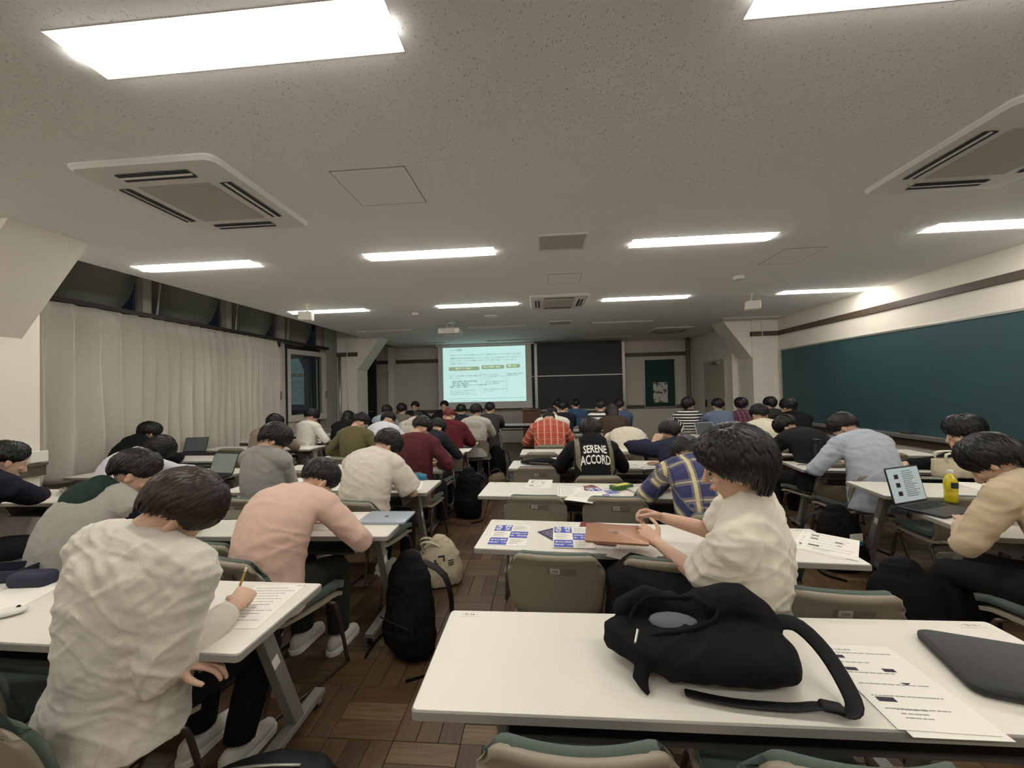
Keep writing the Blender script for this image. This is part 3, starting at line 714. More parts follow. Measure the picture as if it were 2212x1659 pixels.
def remesh(g, vox, it=3, name='m'):
    me = bpy.data.meshes.new(name); me.from_pydata(g.v, [], g.f)
    bm = bmesh.new(); bm.from_mesh(me); bmesh.ops.recalc_face_normals(bm, faces=bm.faces); bm.to_mesh(me); bm.free()
    o = bpy.data.objects.new(name, me); COL.objects.link(o)
    r = o.modifiers.new('r', 'REMESH'); r.mode = 'VOXEL'; r.voxel_size = vox
    if it:
        s = o.modifiers.new('s', 'SMOOTH'); s.factor = .5; s.iterations = it
    dg = bpy.context.evaluated_depsgraph_get()
    res = bpy.data.meshes.new_from_object(o.evaluated_get(dg)); res.name = name
    bpy.data.objects.remove(o); bpy.data.meshes.remove(me)
    res.shade_smooth()
    return res
def wrinkle(me, amp, f1=9., seed=0., ridged=.6):
    """cloth folds: long sharp crests across the body, softer swells between"""
    n = len(me.vertices)
    co = np.empty(n * 3, 'f'); me.vertices.foreach_get('co', co)
    no = np.empty(n * 3, 'f'); me.vertices.foreach_get('normal', no)
    co = co.reshape(-1, 3); no = no.reshape(-1, 3); d = np.empty(n, 'f')
    nn = noise.noise
    for i in range(n):
        x, y, z = float(co[i, 0]), float(co[i, 1]), float(co[i, 2])
        a = nn((x * 5 + seed, y * 5, z * 5)); b = nn((x * 4 - seed, y * 4 + 9, z * 4))
        s1 = (z + y * .35 + x * .55 + a * .10) * f1 * 1.5; s2 = (z - x * .8 + b * .12) * f1 * 1.25
        r1 = 1 - abs(nn((x * f1 * .35 + seed, s1, b * 1.5))) * 2.2
        r2 = 1 - abs(nn((x * f1 * .4 + 5 + a, s2 + 3, seed))) * 2.2
        r1 = max(r1, 0.) ** 2; r2 = max(r2, 0.) ** 2
        fine = nn((x * f1 * 3.2, y * f1 * 3.2 + seed, z * f1 * 3.8 + a))
        d[i] = (1 - ridged) * (a * .9 + fine * .3) + ridged * (r1 * (.65 + .6 * b) + r2 * (.6 - .5 * a) - .35 + fine * .22)
    co += no * (d * amp)[:, None]
    me.vertices.foreach_set('co', co.ravel()); me.update()
def obj(name, me, m, parent):
    for x in (m if isinstance(m, (list, tuple)) else [m]): me.materials.append(x)
    o = bpy.data.objects.new(name, me); COL.objects.link(o); o.parent = parent; return o

def cloth(name, rgb, var=.05, rough=.92): return mat('cloth_' + name, rgb, rough, var=var, vs=25, bump=.22, bs=350, sheen=(.12 if sum(rgb) > 240 else 0.), spec=.2)
SKIN = mat('skin', (208, 170, 146), .5, var=.06, vs=14, bump=.05, bs=200)
SKIN.node_tree.nodes['Principled BSDF'].inputs['Subsurface Weight'].default_value = .08
SKIN.node_tree.nodes['Principled BSDF'].inputs['Subsurface Radius'].default_value = (.01, .004, .002)
HAIR = {}
def hairmat(k, rgb):
    if k in HAIR: return HAIR[k]
    m = mat('hair_' + k, rgb, .42, spec=.35); HAIR[k] = m; return m
hairmat('black', (22, 20, 20)); hairmat('brown', (44, 32, 26)); hairmat('red', (110, 40, 40)); hairmat('softblack', (30, 26, 25))
m_eye = mat('eye_dark', (30, 24, 22), .2); m_lip = mat('lip', (168, 104, 92), .5)

def ik(Sh, Wr, l1, l2, pole):
    d = Wr - Sh; L = min(d.length, (l1 + l2) * .985); dn = d.normalized(); Wr = Sh + dn * L
    a = (l1 * l1 - l2 * l2 + L * L) / (2 * L); h = math.sqrt(max(0, l1 * l1 - a * a))
    pp = pole - dn * pole.dot(dn); pp.normalize()
    return Sh + dn * a + pp * h, Wr

def hand(g, w, fwd, up, side, pose='rest', sc=1.):
    """w wrist; fwd along the hand, up = back of the hand; side +1 right hand (thumb towards -s)"""
    f = fwd.normalized(); u = (up - f * up.dot(f)).normalized(); s = f.cross(u) * side   # s points to the little finger side for a right hand palm down
    s = f.cross(u)
    th = -1 * side                                     # thumb side along s
    k = sc
    g.loft([w - f * .02 * k, w + f * .03 * k, w + f * .06 * k, w + f * .088 * k], [(.024 * k, .018 * k), (.033 * k, .017 * k), (.04 * k, .015 * k), (.039 * k, .012 * k)], side=s, n=12)
    curl = {'rest': (.25, .35, .3), 'flat': (.05, .08, .08), 'write': (.75, 1.0, .5), 'grip': (.5, .8, .5), 'hold': (.35, .25, .2), 'scratch': (.5, .5, .45)}[pose]
    lens = (.07, .078, .073, .057)
    for i in range(4):
        lat = (-.03 + .02 * i) * (1 if th < 0 else -1)
        b = w + f * (.088 - .006 * abs(i - 1)) * k + s * lat * k
        spread = lat * (1.2 if pose in ('flat', 'scratch', 'rest') else .3)
        d = (f + s * spread).normalized(); pts = [b - d * .015 * k, b]; ang = 0
        L = lens[i] * k
        c_ = [a * (1 + .12 * i) for a in curl]
        if pose == 'write' and i == 0: c_ = [.45, .75, .35]
        for q, fr_ in enumerate((.46, .31, .23)):
            ang += c_[q]; dd = d * math.cos(ang) - u * math.sin(ang); pts.append(pts[-1] + dd * L * fr_)
        r = (.0088, .0092, .0085, .0075)[i] * k
        g.loft(pts, [r * 1.05, r * 1.05, r * .98, r * .9, r * .78], side=s, n=8, up=2)
    tb = w + f * .022 * k + s * th * .026 * k - u * .004 * k
    if pose == 'write': td = [(f * .7 + s * th * .35 - u * .45), (f * .85 - s * th * .15 - u * .45), (f * .8 - s * th * .45 - u * .35)]
    elif pose == 'grip': td = [(f * .7 + s * th * .5 - u * .5), (f * .8 - u * .5 + s * th * .1), (f * .9 - u * .4)]
    elif pose == 'hold': td = [(f * .6 + s * th * .75 + u * .05), (f * .85 + s * th * .3 + u * .1), (f * .95 + s * th * .05)]
    else: td = [(f * .65 + s * th * .75 - u * .15), (f * .85 + s * th * .45 - u * .15), (f * .95 + s * th * .25 - u * .1)]
    pts = [tb]
    for d, L in zip(td, (.042, .032, .026)): pts.append(pts[-1] + d.normalized() * L * k)
    g.loft(pts, [.014 * k, .0115 * k, .0095 * k, .008 * k], side=u, n=8, up=2)
    return pts[-1]

def head_geo(g, c, M, face=True):
    def P(x, y, z): return c + M @ Vector((x, y, z))
    ax = M @ Vector((1, 0, 0))
    g.ell(P(0, -.012, .03), (.076, .094, .086), M, 18, 12)
    g.loft([P(0, .012, .055), P(0, .022, .01), P(0, .026, -.03), P(0, .034, -.068), P(0, .05, -.1), P(0, .056, -.112)],
           [(.07, .08), (.068, .073), (.063, .066), (.053, .055), (.034, .036), (.02, .02)], side=ax, n=16)
    g.loft([P(0, .092, .022), P(0, .104, -.005), P(0, .114, -.03), P(0, .106, -.038)], [.007, .0095, .0135, .01], side=ax, n=10)
    g.ell(P(0, .093, -.062), (.021, .011, .0065), M, 10, 6); g.ell(P(0, .091, -.073), (.017, .011, .007), M, 10, 6)
    for s in (-1, 1):
        g.ell(P(s * .03, .082, .03), (.024, .01, .008), M, 10, 6)                       # brow
        g.ell(P(s * .04, .07, -.02), (.022, .018, .018), M, 10, 6)                      # cheek
        E = M @ Matrix.Rotation(s * .35, 3, 'Z') @ Matrix.Rotation(-.15, 3, 'X')
        g.ell(P(s * .079, -.006, -.006), (.009, .019, .031), E, 10, 8)
        g.ell(P(s * .083, -.012, .006), (.008, .019, .02), E, 10, 8)

HSTY = {  # hairline angles from the crown: front, side, back; thickness; thinning towards the hairline; clump length beyond
    'short': (66, 102, 140, .030, .84, .08), 'crop': (60, 96, 136, .018, .8, .04), 'bowl': (86, 106, 136, .035, .7, .10), 'mid': (84, 108, 140, .038, .62, .16),
    'shag': (74, 94, 150, .044, .3, .6), 'grown': (80, 97, 134, .038, .6, .12), 'long': (82, 118, 168, .03, .2, .3), 'pony': (64, 100, 128, .013, .5, .02)}
def hair_mesh(c, M, sty, seed, nclump, rich=1.):
    fr_, sd, bk, thk, thin, ext = HSTY[sty]
    rnd = random.Random(seed); V = []; F = []
    R0 = (.077, .096, .09)
    def line(az):
        a = abs((az + PI) % (2 * PI) - PI)
        if a < PI / 2: t = (a / (PI / 2)); t = t * t * (3 - 2 * t); L = fr_ + (sd - fr_) * t
        else: t = (a - PI / 2) / (PI / 2); t = t * t * (3 - 2 * t); L = sd + (bk - sd) * t
        return math.radians(L) * (1 + .03 * noise.noise((az * 3, seed, 0)))
    def pos(th_, az, off):
        s, c_ = math.sin(th_), math.cos(th_)
        if th_ > PI / 2:
            ov = th_ - PI / 2
            s = max(s, 1 - .16 * ov - .14 * ov * ov); c_ = -ov * .93
        r = [q + off for q in R0]
        return c + M @ Vector((r[0] * s * math.sin(az), r[1] * s * math.cos(az) - .012, r[2] * c_ + .03))
    nA, nT = int(40 * rich), int(12 * rich)
    for j in range(nT + 1):
        t = j / nT
        for i in range(nA):
            az = 2 * PI * i / nA
            L = line(az); th_ = .06 + t * (L - .06)
            st = noise.noise((math.sin(az) * 9 + seed, math.cos(az) * 9, t * 1.5)) * .5 + noise.noise((math.sin(az) * 22 + seed, math.cos(az) * 22, t * 2)) * .4
            off = thk * (1 - thin * t ** 2.2) * (1 + .25 * math.exp(-(t / .12) ** 2)) * (.9 + .22 * noise.noise((math.sin(az) * 2, math.cos(az) * 2 + seed, t * 3))) + st * .006
            V.append(pos(th_, az, off))
    for j in range(nT):
        for i in range(nA):
            k = (i + 1) % nA; F.append((j * nA + i, j * nA + k, (j + 1) * nA + k, (j + 1) * nA + i))
    F.append(tuple(range(nA))[::-1])
    o = len(V)
    for i in range(nA):
        az = 2 * PI * i / nA; V.append(pos(line(az) - .06, az, -.012))
    for i in range(nA):
        k = (i + 1) % nA; F.append((nT * nA + i, nT * nA + k, o + k, o + i))
    for _ in range(nclump):
        az = rnd.uniform(-PI, PI); L = line(az)
        t0 = rnd.uniform(.0, .8); t1 = min(t0 + rnd.uniform(.3, .5), 1.) + rnd.uniform(0, ext) * (1 if t0 > .35 else .2) * (min(1., .12 + .88 * max(0., (abs(az) - .9) / 1.4)) if sty == 'shag' else 1.)
        w = rnd.uniform(.005, .011) * (1.1 if sty == 'shag' else 1); sw = rnd.uniform(-.35, .35); lift = rnd.uniform(.001, .012) * (1.7 if sty == 'shag' else 1); o = len(V); n = 5
        for q in range(n + 1):
            t = t0 + (t1 - t0) * q / n; a2 = az + sw * (q / n) ** 1.5 * .5
            ww = w * math.sin(PI * min(1, (q + .6) / (n + .7)) ** .8) + .0006
            off = thk * (1 - thin * min(t, 1) ** 2.5) + lift * math.sin(PI * min(1, q / n * .9 + .1)) - .003
            p = pos(.06 + t * (L - .06), a2, off); e_ = pos(.06 + t * (L - .06), a2 + .05, off) - p
            e_.normalize(); nrm = (p - c).normalized()
            V += [p - e_ * ww, p + nrm * ww * .5, p + e_ * ww]
        for q in range(n):
            a = o + q * 3; F += [(a, a + 1, a + 4, a + 3), (a + 1, a + 2, a + 5, a + 4)]
    me = bpy.data.meshes.new('hair'); me.from_pydata([tuple(v) for v in V], [], F); me.shade_smooth()
    return me

TIER = {0: (.0046, .0068, 2200, 2.4), 1: (.006, .0098, 800, 1.7), 2: (.0085, .0135, 300, 1.2), 3: (.0115, .019, 120, 1.)}
def spine_pts(k, kind, sc):
    if kind == 'up': a = (2, 6, 10)
    else: a = (5, 31, 63)
    a = [math.radians(v * k) for v in a]
    p = [Vector((0, -.03, .53))]
    for ang, L in zip(a, (.19, .19, .15)): p.append(p[-1] + Vector((0, math.sin(ang), math.cos(ang))) * L * sc)
    return p, a
def person(label, px, py, Y, top, rgb, style='sweater', rz=0., hair='short', hc='black', tier=3, head=(50, 0, 0), kind='write', ty=None, hands=None,
           tr=(32, 31, 33), poses=('rest', 'write'), sc=.98, bw=1., lw=1., wr=.0075, face=False, tilt=0., legs=None, shoes=(210, 206, 198), mats=None, poles=None,
           pos=None, kk=None, elbow=None, ridged=.6, wf=9., neckdeg=None, nk=0., cat='person', attach=None):
    """px,py,Y: where the head centre is; the bend of the back is solved from its height"""
    seed = abs(hash_s(label)) % 1000
    bv, cv, ncl, rich = TIER[tier]
    R = Matrix.Rotation(rz, 3, 'Z'); Ri = R.transposed()
    H = at_y(px, py, Y) if pos is None else Vector(pos)
    hp, hy, hr = [math.radians(v) for v in head]
    def head_at(k):
        p, a = spine_pts(k, kind, sc)
        na = a[2] * .75 + hp * .25 if neckdeg is None else math.radians(neckdeg)
        nt_ = p[3] + Vector((0, math.sin(na), math.cos(na))) * (.06 + nk) * sc
        Mh = Matrix.Rotation(hy, 3, 'Z') @ Matrix.Rotation(hr, 3, 'Y') @ Matrix.Rotation(-hp, 3, 'X')
        hc_ = nt_ + Mh @ Vector((0, .012, .072)) * sc
        Mt = Matrix.Rotation(math.radians(tilt), 3, 'Y'); h0 = p[0].copy()
        p = [h0 + Mt @ (v - h0) for v in p]
        return p, a, h0 + Mt @ (nt_ - h0), Mt @ Mh, h0 + Mt @ (hc_ - h0), Mt
    if kk is None:
        lo, hi = 0., 1.75
        for _ in range(24):
            mid = (lo + hi) / 2
            if head_at(mid)[4].z > H.z: lo = mid
            else: hi = mid
        kk = (lo + hi) / 2
    p, a, nt_, Mh, hcen, Mt = head_at(kk)
    base = H - R @ hcen; base.z = 0.
    root = empty('person', base, rz, label, cat)
    def loc(w): return Ri @ (Vector(w) - base)
    ax = Mt @ Vector((1, 0, 0))
    dirs = [(p[1] - p[0]).normalized(), (p[2] - p[1]).normalized(), (p[3] - p[2]).normalized()]
    fwd3 = ax.cross(dirs[2]) * -1; fwd3 = dirs[2].cross(ax) * 1.
    shc = p[2] + dirs[2] * .10 * sc
    sh = {s: shc + ax * s * .182 * sc * bw + fwd3 * .012 for s in (-1, 1)}
    # hands
    if hands is None:
        yy = (ty if ty is not None else (base.y + .3)) + .16
        c_ = R @ hcen + base
        hands = [(c_.x - .17, yy - .02, TH + .035), (c_.x + .15, yy + .02, TH + .045)]
    arms = {}
    for s, hw in zip((-1, 1), hands):
        w = loc(hw); pole = Vector((s * .9, -.35, -.55)) if poles is None else Vector(poles[0 if s < 0 else 1])
        el, w2 = ik(sh[s], w, .285 * sc, .25 * sc, pole); arms[s] = (sh[s], el, w2)
    # ---- body (skin)
    g = G()
    g.loft([p[0] - Vector((0, 0, .04)), p[1], p[2], shc, p[3] - dirs[2] * .02], [(.12, .08), (.105, .075), (.12, .08), (.12, .07), (.05, .045)], side=ax, n=14)
    g.loft([shc - dirs[2] * .02, p[3], nt_, nt_ + (hcen - nt_) * .4], [.062 * sc, .054 * sc, .051 * sc, .05 * sc], side=ax, n=14)
    head_geo(g, hcen, Mh * sc)
    short = style in ('tee',)
    fing = {}
    for i, s in enumerate((-1, 1)):
        S_, E_, W_ = arms[s]
        g.loft([shc + ax * s * .07, S_, S_.lerp(E_, .5), E_, E_.lerp(W_, .35), W_], [.04, .047 * sc, .041 * sc, .036 * sc, .038 * sc, (.028 * sc, .022 * sc)], side=Vector((0, 0, 1)), n=12)
        fw = (W_ - E_).normalized()
        po = poses[i]
        if po == 'write': hd = (fw * .55 + Vector((-s * .55, .5, -.1))).normalized(); up = Vector((s * .55, -.1, .8))
        elif po == 'grip' or po == 'hold': hd = fw; up = Vector((s * .75, .0, .65))
        elif po == 'scratch': hd = (fw * .5 + Vector((-s * .6, .15, .5))).normalized(); up = Vector((s * .3, -.9, .2))
        else: hd = (fw * .6 + Vector((-s * .45, .4, -.12))).normalized(); up = Vector((0, 0, 1))
        if elbow and elbow.get(s): hd, up = [Vector(v) for v in elbow[s]]; hd.normalize()
        fing[s] = hand(g, W_, hd, up, s, po, sc)
    body = obj('body', remesh(g, bv, 2, 'body'), SKIN, root)
    # ---- top
    mt = mats if mats is not None else cloth(top, rgb)
    g = G(); L = {'tee': 1.16, 'shirt': 1.16, 'jacket': 1.18, 'sweater': 1.09, 'hoodie': 1.14}[style]
    w_, q_ = bw * L * sc, L * sc
    hem = p[0] + Vector((0, -.02, -.075)); up0 = dirs[0]
    g.loft([hem, p[0] + Vector((0, -.015, 0)), p[0].lerp(p[1], .55), p[1].lerp(p[2], .35) - fwd3 * .012, p[2] - fwd3 * .014, shc - fwd3 * .008, p[3] - dirs[2] * .03, p[3] + dirs[2] * .006],
           [(.18 * w_, .145 * q_), (.178 * w_, .142 * q_), (.165 * w_, .13 * q_), (.168 * w_, .122 * q_), (.172 * w_, .118 * q_), (.165 * w_, .1 * q_), (.105 * w_, .078 * q_), (.068 * sc, .064 * sc)], side=ax, n=20, up=3, rnd=False)
    g.loft([sh[-1] + (arms[-1][1] - sh[-1]) * .12, sh[-1] + dirs[2] * .008, shc + dirs[2] * .04 - fwd3 * .01, sh[1] + dirs[2] * .008, sh[1] + (arms[1][1] - sh[1]) * .12],
           [.058 * q_, .066 * q_, (.075 * q_, .085 * q_), .066 * q_, .058 * q_], side=fwd3, n=14, up=3)
    sleeves = G()
    for s in (-1, 1):
        S_, E_, W_ = arms[s]; tgt = sleeves if style == 'varsity' else g
        if short:
            g.loft([S_ - ax * s * .03, S_.lerp(E_, .25), S_.lerp(E_, .55), S_.lerp(E_, .86)], [.066 * q_, .072 * q_, .076 * q_, .08 * q_], side=Vector((0, 0, 1)), n=16, rnd=False)
        else:
            b_ = 1.25 if style in ('shirt', 'jacket', 'hoodie') else 1.08
            g.loft([S_ - ax * s * .02, S_.lerp(E_, .3), S_.lerp(E_, .75), E_, E_.lerp(W_, .3), E_.lerp(W_, .7), E_.lerp(W_, .93)],
                   [.064 * q_, .062 * b_ * sc, .057 * b_ * sc, .054 * b_ * sc, .051 * b_ * sc, .044 * b_ * sc, .037 * sc], side=Vector((0, 0, 1)), n=14, rnd=False)
    nb_ = p[3] - dirs[2] * .005
    def arc(r1, r2, zr, zb, n_=9, a0=-2.3, a1=2.3):
        return [nb_ + ax * (math.sin(t) * r1) - fwd3 * (math.cos(t) * r2) + dirs[2] * (zb + zr * (1 - math.cos(t)) / 2 * -1) for t in [a0 + (a1 - a0) * i / (n_ - 1) for i in range(n_)]]
    if style in ('sweater', 'tee'): g.loft(arc(.06, .058, .03, .012), [.013] * 9, side=dirs[2], n=8, up=1)
    if style in ('shirt', 'jacket'): g.loft(arc(.062, .06, .035, .022), [(.024, .012)] * 9, side=dirs[2], n=8, up=1)
    tm = remesh(g, cv, 3, 'shirt')
    wrinkle(tm, wr, wf, seed * .37, ridged=ridged)
    nm = {'tee': 't_shirt', 'shirt': 'shirt', 'jacket': 'jacket', 'sweater': 'sweater', 'hoodie': 'hoodie'}[style]
    topo = obj(nm, tm, mt, root)
    if attach: attach(tm, p, dirs, ax, fwd3, arms, shc)
    if style == 'hoodie':
        g = G()
        g.loft(arc(.092, .095, .06, .03, 11, -2.4, 2.4), [(.03, .026)] + [(.05, .038)] * 9 + [(.03, .026)], side=dirs[2], n=12, up=1)
        g.ell(nb_ - fwd3 * .105 - dirs[2] * .05, (.125, .048, .09), Matrix((ax, fwd3, dirs[2])).transposed(), 14, 10)
        hm = remesh(g, cv * .85, 3, 'hood'); wrinkle(hm, .006, 9, seed)
        obj('hood', hm, (mats if mats is not None and not isinstance(mats, list) else cloth(top, rgb)) if not legs_hood.get(label) else legs_hood[label], root)
    # ---- trousers and shoes
    g = G(); lg = legs or {-1: ((-.105, .40, .475), (-.11, .36, .10)), 1: ((.105, .40, .475), (.12, .38, .10))}
    g.ell((0, -.03, .535), (.165, .13, .105), None, 16, 10)
    for s in (-1, 1):
        kn, an = Vector(lg[s][0]), Vector(lg[s][1]); hj = Vector((s * .085, -.02, .535))
        g.loft([hj, hj.lerp(kn, .5), kn, kn.lerp(an, .2), kn.lerp(an, .6), an], [.098 * lw, .088 * lw, .068 * lw, .07 * lw, .066 * lw, .06 * lw], side=(1, 0, 0), n=12, rnd=False)
    tmesh = remesh(g, cv * 1.1, 3, 'trousers'); wrinkle(tmesh, .004, 9, seed + 3)
    obj('trousers', tmesh, cloth('trousers_%d_%d_%d' % tr, tr), root)
    if tier <= 1:
        for s in (-1, 1):
            an = Vector(lg[s][1]); d = (an - Vector(lg[s][0])); 
            z = an.z - .10
            sh_ = G().loft([an + Vector((0, -.055, -.045)), an + Vector((0, 0, -.05)), an + Vector((0, .08, -.062)), an + Vector((0, .15, -.068))], [(.032, .045), (.038, .045), (.043, .034), (.034, .024)], side=(1, 0, 0), n=12)
            mk('shoe', sh_, cloth('shoe_%d_%d_%d' % shoes, shoes), root, smooth=True)
            mk('shoe_sole', G().rings([[(an.x + q[0], an.y + .045 + q[1], an.z - .10 + h_) for q in rrect(.088, .27, .043)] for h_ in (0, .022)]), cloth('shoe_sole', (226, 222, 212)), root)
    # ---- hair
    obj('hair', hair_mesh(hcen, Mh * sc, hair, seed, ncl, rich), HAIR[hc], root)
    if hair in ('long',):
        g = G(); b_ = Mh @ Vector((0, -.075, -.05)) * sc + hcen
        g.loft([b_ + Mh @ Vector((0, .0, .06)), b_, b_ + Vector((0, -.03, -.10)), b_ + Vector((0, -.02, -.22))], [(.07, .04), (.085, .045), (.08, .035), (.04, .015)], side=ax, n=14)
        obj('hair_length', remesh(g, cv * .7, 2, 'hair_length'), HAIR[hc], root)
    if hair == 'pony':
        b_ = hcen + Mh @ Vector((0, -.105, .05)); g = G()
        g.loft([hcen + Mh @ Vector((0, -.09, .04)), b_, b_ + Vector((-.03, -.04, -.05)), b_ + Vector((-.05, -.02, -.16)), b_ + Vector((-.055, .0, -.24))], [.022, .03, .034, .028, .008], side=ax, n=10)
        obj('ponytail', remesh(g, .008, 2, 'ponytail'), HAIR[hc], root)
    if face:
        for s in (-1, 1):
            mk('eye', G().ell(hcen + Mh @ Vector((s * .031, .089, .008)), (.013, .006, .0055), Mh, 10, 6), m_eye, root, smooth=True)
            mk('eyebrow', G().ell(hcen + Mh @ Vector((s * .032, .092, .034)), (.02, .005, .0045), Mh, 10, 6), HAIR[hc], root, smooth=True)
        mk('lips', G().ell(hcen + Mh @ Vector((0, .102, -.067)), (.02, .005, .006), Mh, 10, 6), m_lip, root, smooth=True)
    root_info[label] = dict(root=root, arms=arms, base=base, R=R, fing=fing, head=hcen, Mh=Mh, top=topo)
    return root
legs_hood = {}; root_info = {}
def hash_s(s):
    h = 7
    for ch in s: h = (h * 131 + ord(ch)) % 1000003
    return h

# ================================================================== TABLES
table('A', .55, 1.167, 0, 'white training table with the black shoulder bag, handouts and laptop sleeve on it')
table('B', .548, 2.077, -.08, 'white training table with the two blue flyers and the brown notebook')
table('C', .404, 3.05, -.07, 'white training table with scattered sheets and a green pencil box')
table('D', .548, 4.077, -.05, 'white training table where the student with lettered hoodie sits')
table('E', .617, 4.93, -.03, 'bare white training table behind the student in red plaid')
table('F', .62, 5.83, -.02, 'white training table in front of the student in red plaid')
table('G', .62, 6.68, 0, 'white training table in front of the white hooded student')
table('H', .62, 7.55, 0, 'white training table in front of the student in black and white stripes')
table('I', .62, 8.6, 0, 'white training table in front of the student in blue hood')
table('L1', -1.851, 1.365, -.026, 'white training table where the student in wrinkled linen shirt writes')
table('L2', -1.782, 2.282, .017, 'white training table with the closed pale blue laptop and green tea bottle')
table('L3', -1.829, 3.215, -.017, 'white training table with the blue zip pencil case')
table('L4', -1.921, 3.998, .017, 'white training table in front of the student in maroon sweater')
table('L5', -1.93, 4.87, 0, 'white training table with the orange labelled drink bottle')
table('L6', -1.9, 5.72, 0, 'white training table in front of the student with red dyed hair')
table('L7', -1.85, 6.62, 0, 'white training table in front of the grey hooded student')
table('L8', -1.75, 7.6, 0, 'white training table in front of the student in dark grey sweater')
table('LL3', -3.70, 2.93, 0, 'white training table beside the near left pillar')
table('LL4', -4.10, 3.82, 0, 'white training table with the open laptop by the curtain')
table('LL5', -4.30, 4.72, 0, 'white training table in front of the black hooded student by the curtain')
table('LL6', -4.33, 5.60, 0, 'white training table in front of the student in tan jacket')
table('LL7', -4.55, 6.52, 0, 'white training table where the white sweatshirt student by the window writes')
table('LL8', -4.45, 7.42, 0, 'white training table under the open window sash')
table('R1', 3.14, 2.22, -.13, 'white training table with the open laptop and yellow drink bottle')
table('R2', 3.31, 2.97, -.13, 'white training table with an empty chair and the canvas bag behind it')
table('R3', 3.33, 3.82, -.15, 'white training table where the pale blue shirt student leans')
table('R4', 3.36, 4.68, -.08, 'white training table in front of the student in black jacket')
table('R5', 3.36, 5.55, -.05, 'white training table in front of the student in plain cream shirt')
table('R6', 3.25, 6.35, -.03, 'white training table with the small silver laptop')
table('R7', 3.2, 7.3, 0, 'white training table in front of the student in striped top')
table('P', -2.55, 8.4, PI, 'white training table where the two presenters sit')
table('V', -.85, 9.0, 0, 'bare white training table beside the lectern')

# ================================================================== PEOPLE IN THE ROOM
CHAIRS = []
def seat(key, who, label, px, py, Y, *a, ch=(0, 0, 0), **k):
    """a seated student and the chair beneath"""
    r = person(label, px, py, Y, *a, **k)
    rz = r.rotation_euler.z + ch[2]; c, s = math.cos(rz), math.sin(rz)
    chair(r.location.x + ch[0], r.location.y + ch[1], rz, 'greige shell chair with green cushion under the ' + who)
    return r
m_linen = mat('linen_shirt', (214, 209, 196), .9, var=.04, vs=40, bump=.3, bs=420, sheen=.1)
def two_tone(body_rgb, slv_rgb, name):
    return [cloth(name + '_body', body_rgb), cloth(name + '_sleeve', slv_rgb)]
def sleeves_mat(tm, p, dirs, ax, fwd3, arms, shc, lim=.205):
    """faces beyond the shoulder seam take the sleeve material"""
    for f in tm.polygons:
        c = f.center; x = (c - shc).dot(ax)
        s = 1 if x > 0 else -1
        S_, E_, W_ = arms[s]
        if (c - S_).dot((E_ - S_).normalized()) > .02 and abs(x) > .12: f.material_index = 1
def uvmap(tm, p, dirs, ax, fwd3, arms, shc):
    """cloth coordinates: along and across the trunk, along and around the sleeves"""
    u = np.zeros(len(tm.vertices), 'f'); v = np.zeros(len(tm.vertices), 'f')
    segs = [(p[0], p[1], 0.), (p[1], p[2], .19), (p[2], p[3], .38)]
    for i, vt in enumerate(tm.vertices):
        c = vt.co; x = (c - shc).dot(ax); s = 1 if x > 0 else -1
        S_, E_, W_ = arms[s]; d = (E_ - S_).normalized()
        if (c - S_).dot(d) > .02 and abs(x) > .12:
            t = (c - S_).dot(d); w = (c - E_).dot((W_ - E_).normalized())
            if w > 0: t = .285 + w
            u[i] = 5 + t; v[i] = (c - S_.lerp(E_, .5)).dot(fwd3) + (c.z - S_.z) * .3
        else:
            best = None
            for a, b, o in segs:
                dd = (b - a).normalized(); t = (c - a).dot(dd)
                if best is None or t > 0: best = o + t
            u[i] = (c - p[0]).dot(ax); v[i] = best
    for nme, arr in (('cu', u), ('cv', v)):
        at = tm.attributes.new(nme, 'FLOAT', 'POINT'); at.data.foreach_set('value', arr)
def stripes_mat(name, base, bands):
    """woven check or stripes from the cloth coordinates; bands: (attr, period, width, offset, colour, mix)"""
    m = mat('cloth_' + name, base, .92, sheen=.1); nt = m.node_tree; b = nt.nodes['Principled BSDF']
    A = {}
    for q in ('cu', 'cv'):
        A[q] = nd(m, 'ShaderNodeAttribute', attribute_name=q)
    prev = None
    for (q, per, wid, off, col, mixv) in bands:
        a1 = nd(m, 'ShaderNodeMath', operation='ADD'); a1.inputs[1].default_value = off + 50 * per; nt.links.new(A[q].outputs['Fac'], a1.inputs[0])
        d1 = nd(m, 'ShaderNodeMath', operation='DIVIDE'); d1.inputs[1].default_value = per; nt.links.new(a1.outputs[0], d1.inputs[0])
        f1 = nd(m, 'ShaderNodeMath', operation='FRACT'); nt.links.new(d1.outputs[0], f1.inputs[0])
        l1 = nd(m, 'ShaderNodeMath', operation='LESS_THAN'); l1.inputs[1].default_value = wid / per; nt.links.new(f1.outputs[0], l1.inputs[0])
        s1 = nd(m, 'ShaderNodeMath', operation='MULTIPLY'); s1.inputs[1].default_value = mixv; nt.links.new(l1.outputs[0], s1.inputs[0])
        mx = nd(m, 'ShaderNodeMix', data_type='RGBA'); nt.links.new(s1.outputs[0], mx.inputs[0])
        if prev is None: mx.inputs[6].default_value = (*lin(base), 1)
        else: nt.links.new(prev, mx.inputs[6])
        mx.inputs[7].default_value = (*lin(col), 1); prev = mx.outputs[2]
    nt.links.new(prev, b.inputs['Base Color'])
    return m
m_bplaid = stripes_mat('blue_plaid', (58, 62, 104), [('cu', .13, .05, .0, (128, 124, 122), .75), ('cv', .115, .04, .02, (134, 128, 120), .65), ('cu', .13, .022, -.014, (214, 200, 156), .9), ('cv', .115, .008, .003, (206, 194, 160), .8), ('cu', .13, .006, -.05, (40, 40, 70), .7)])
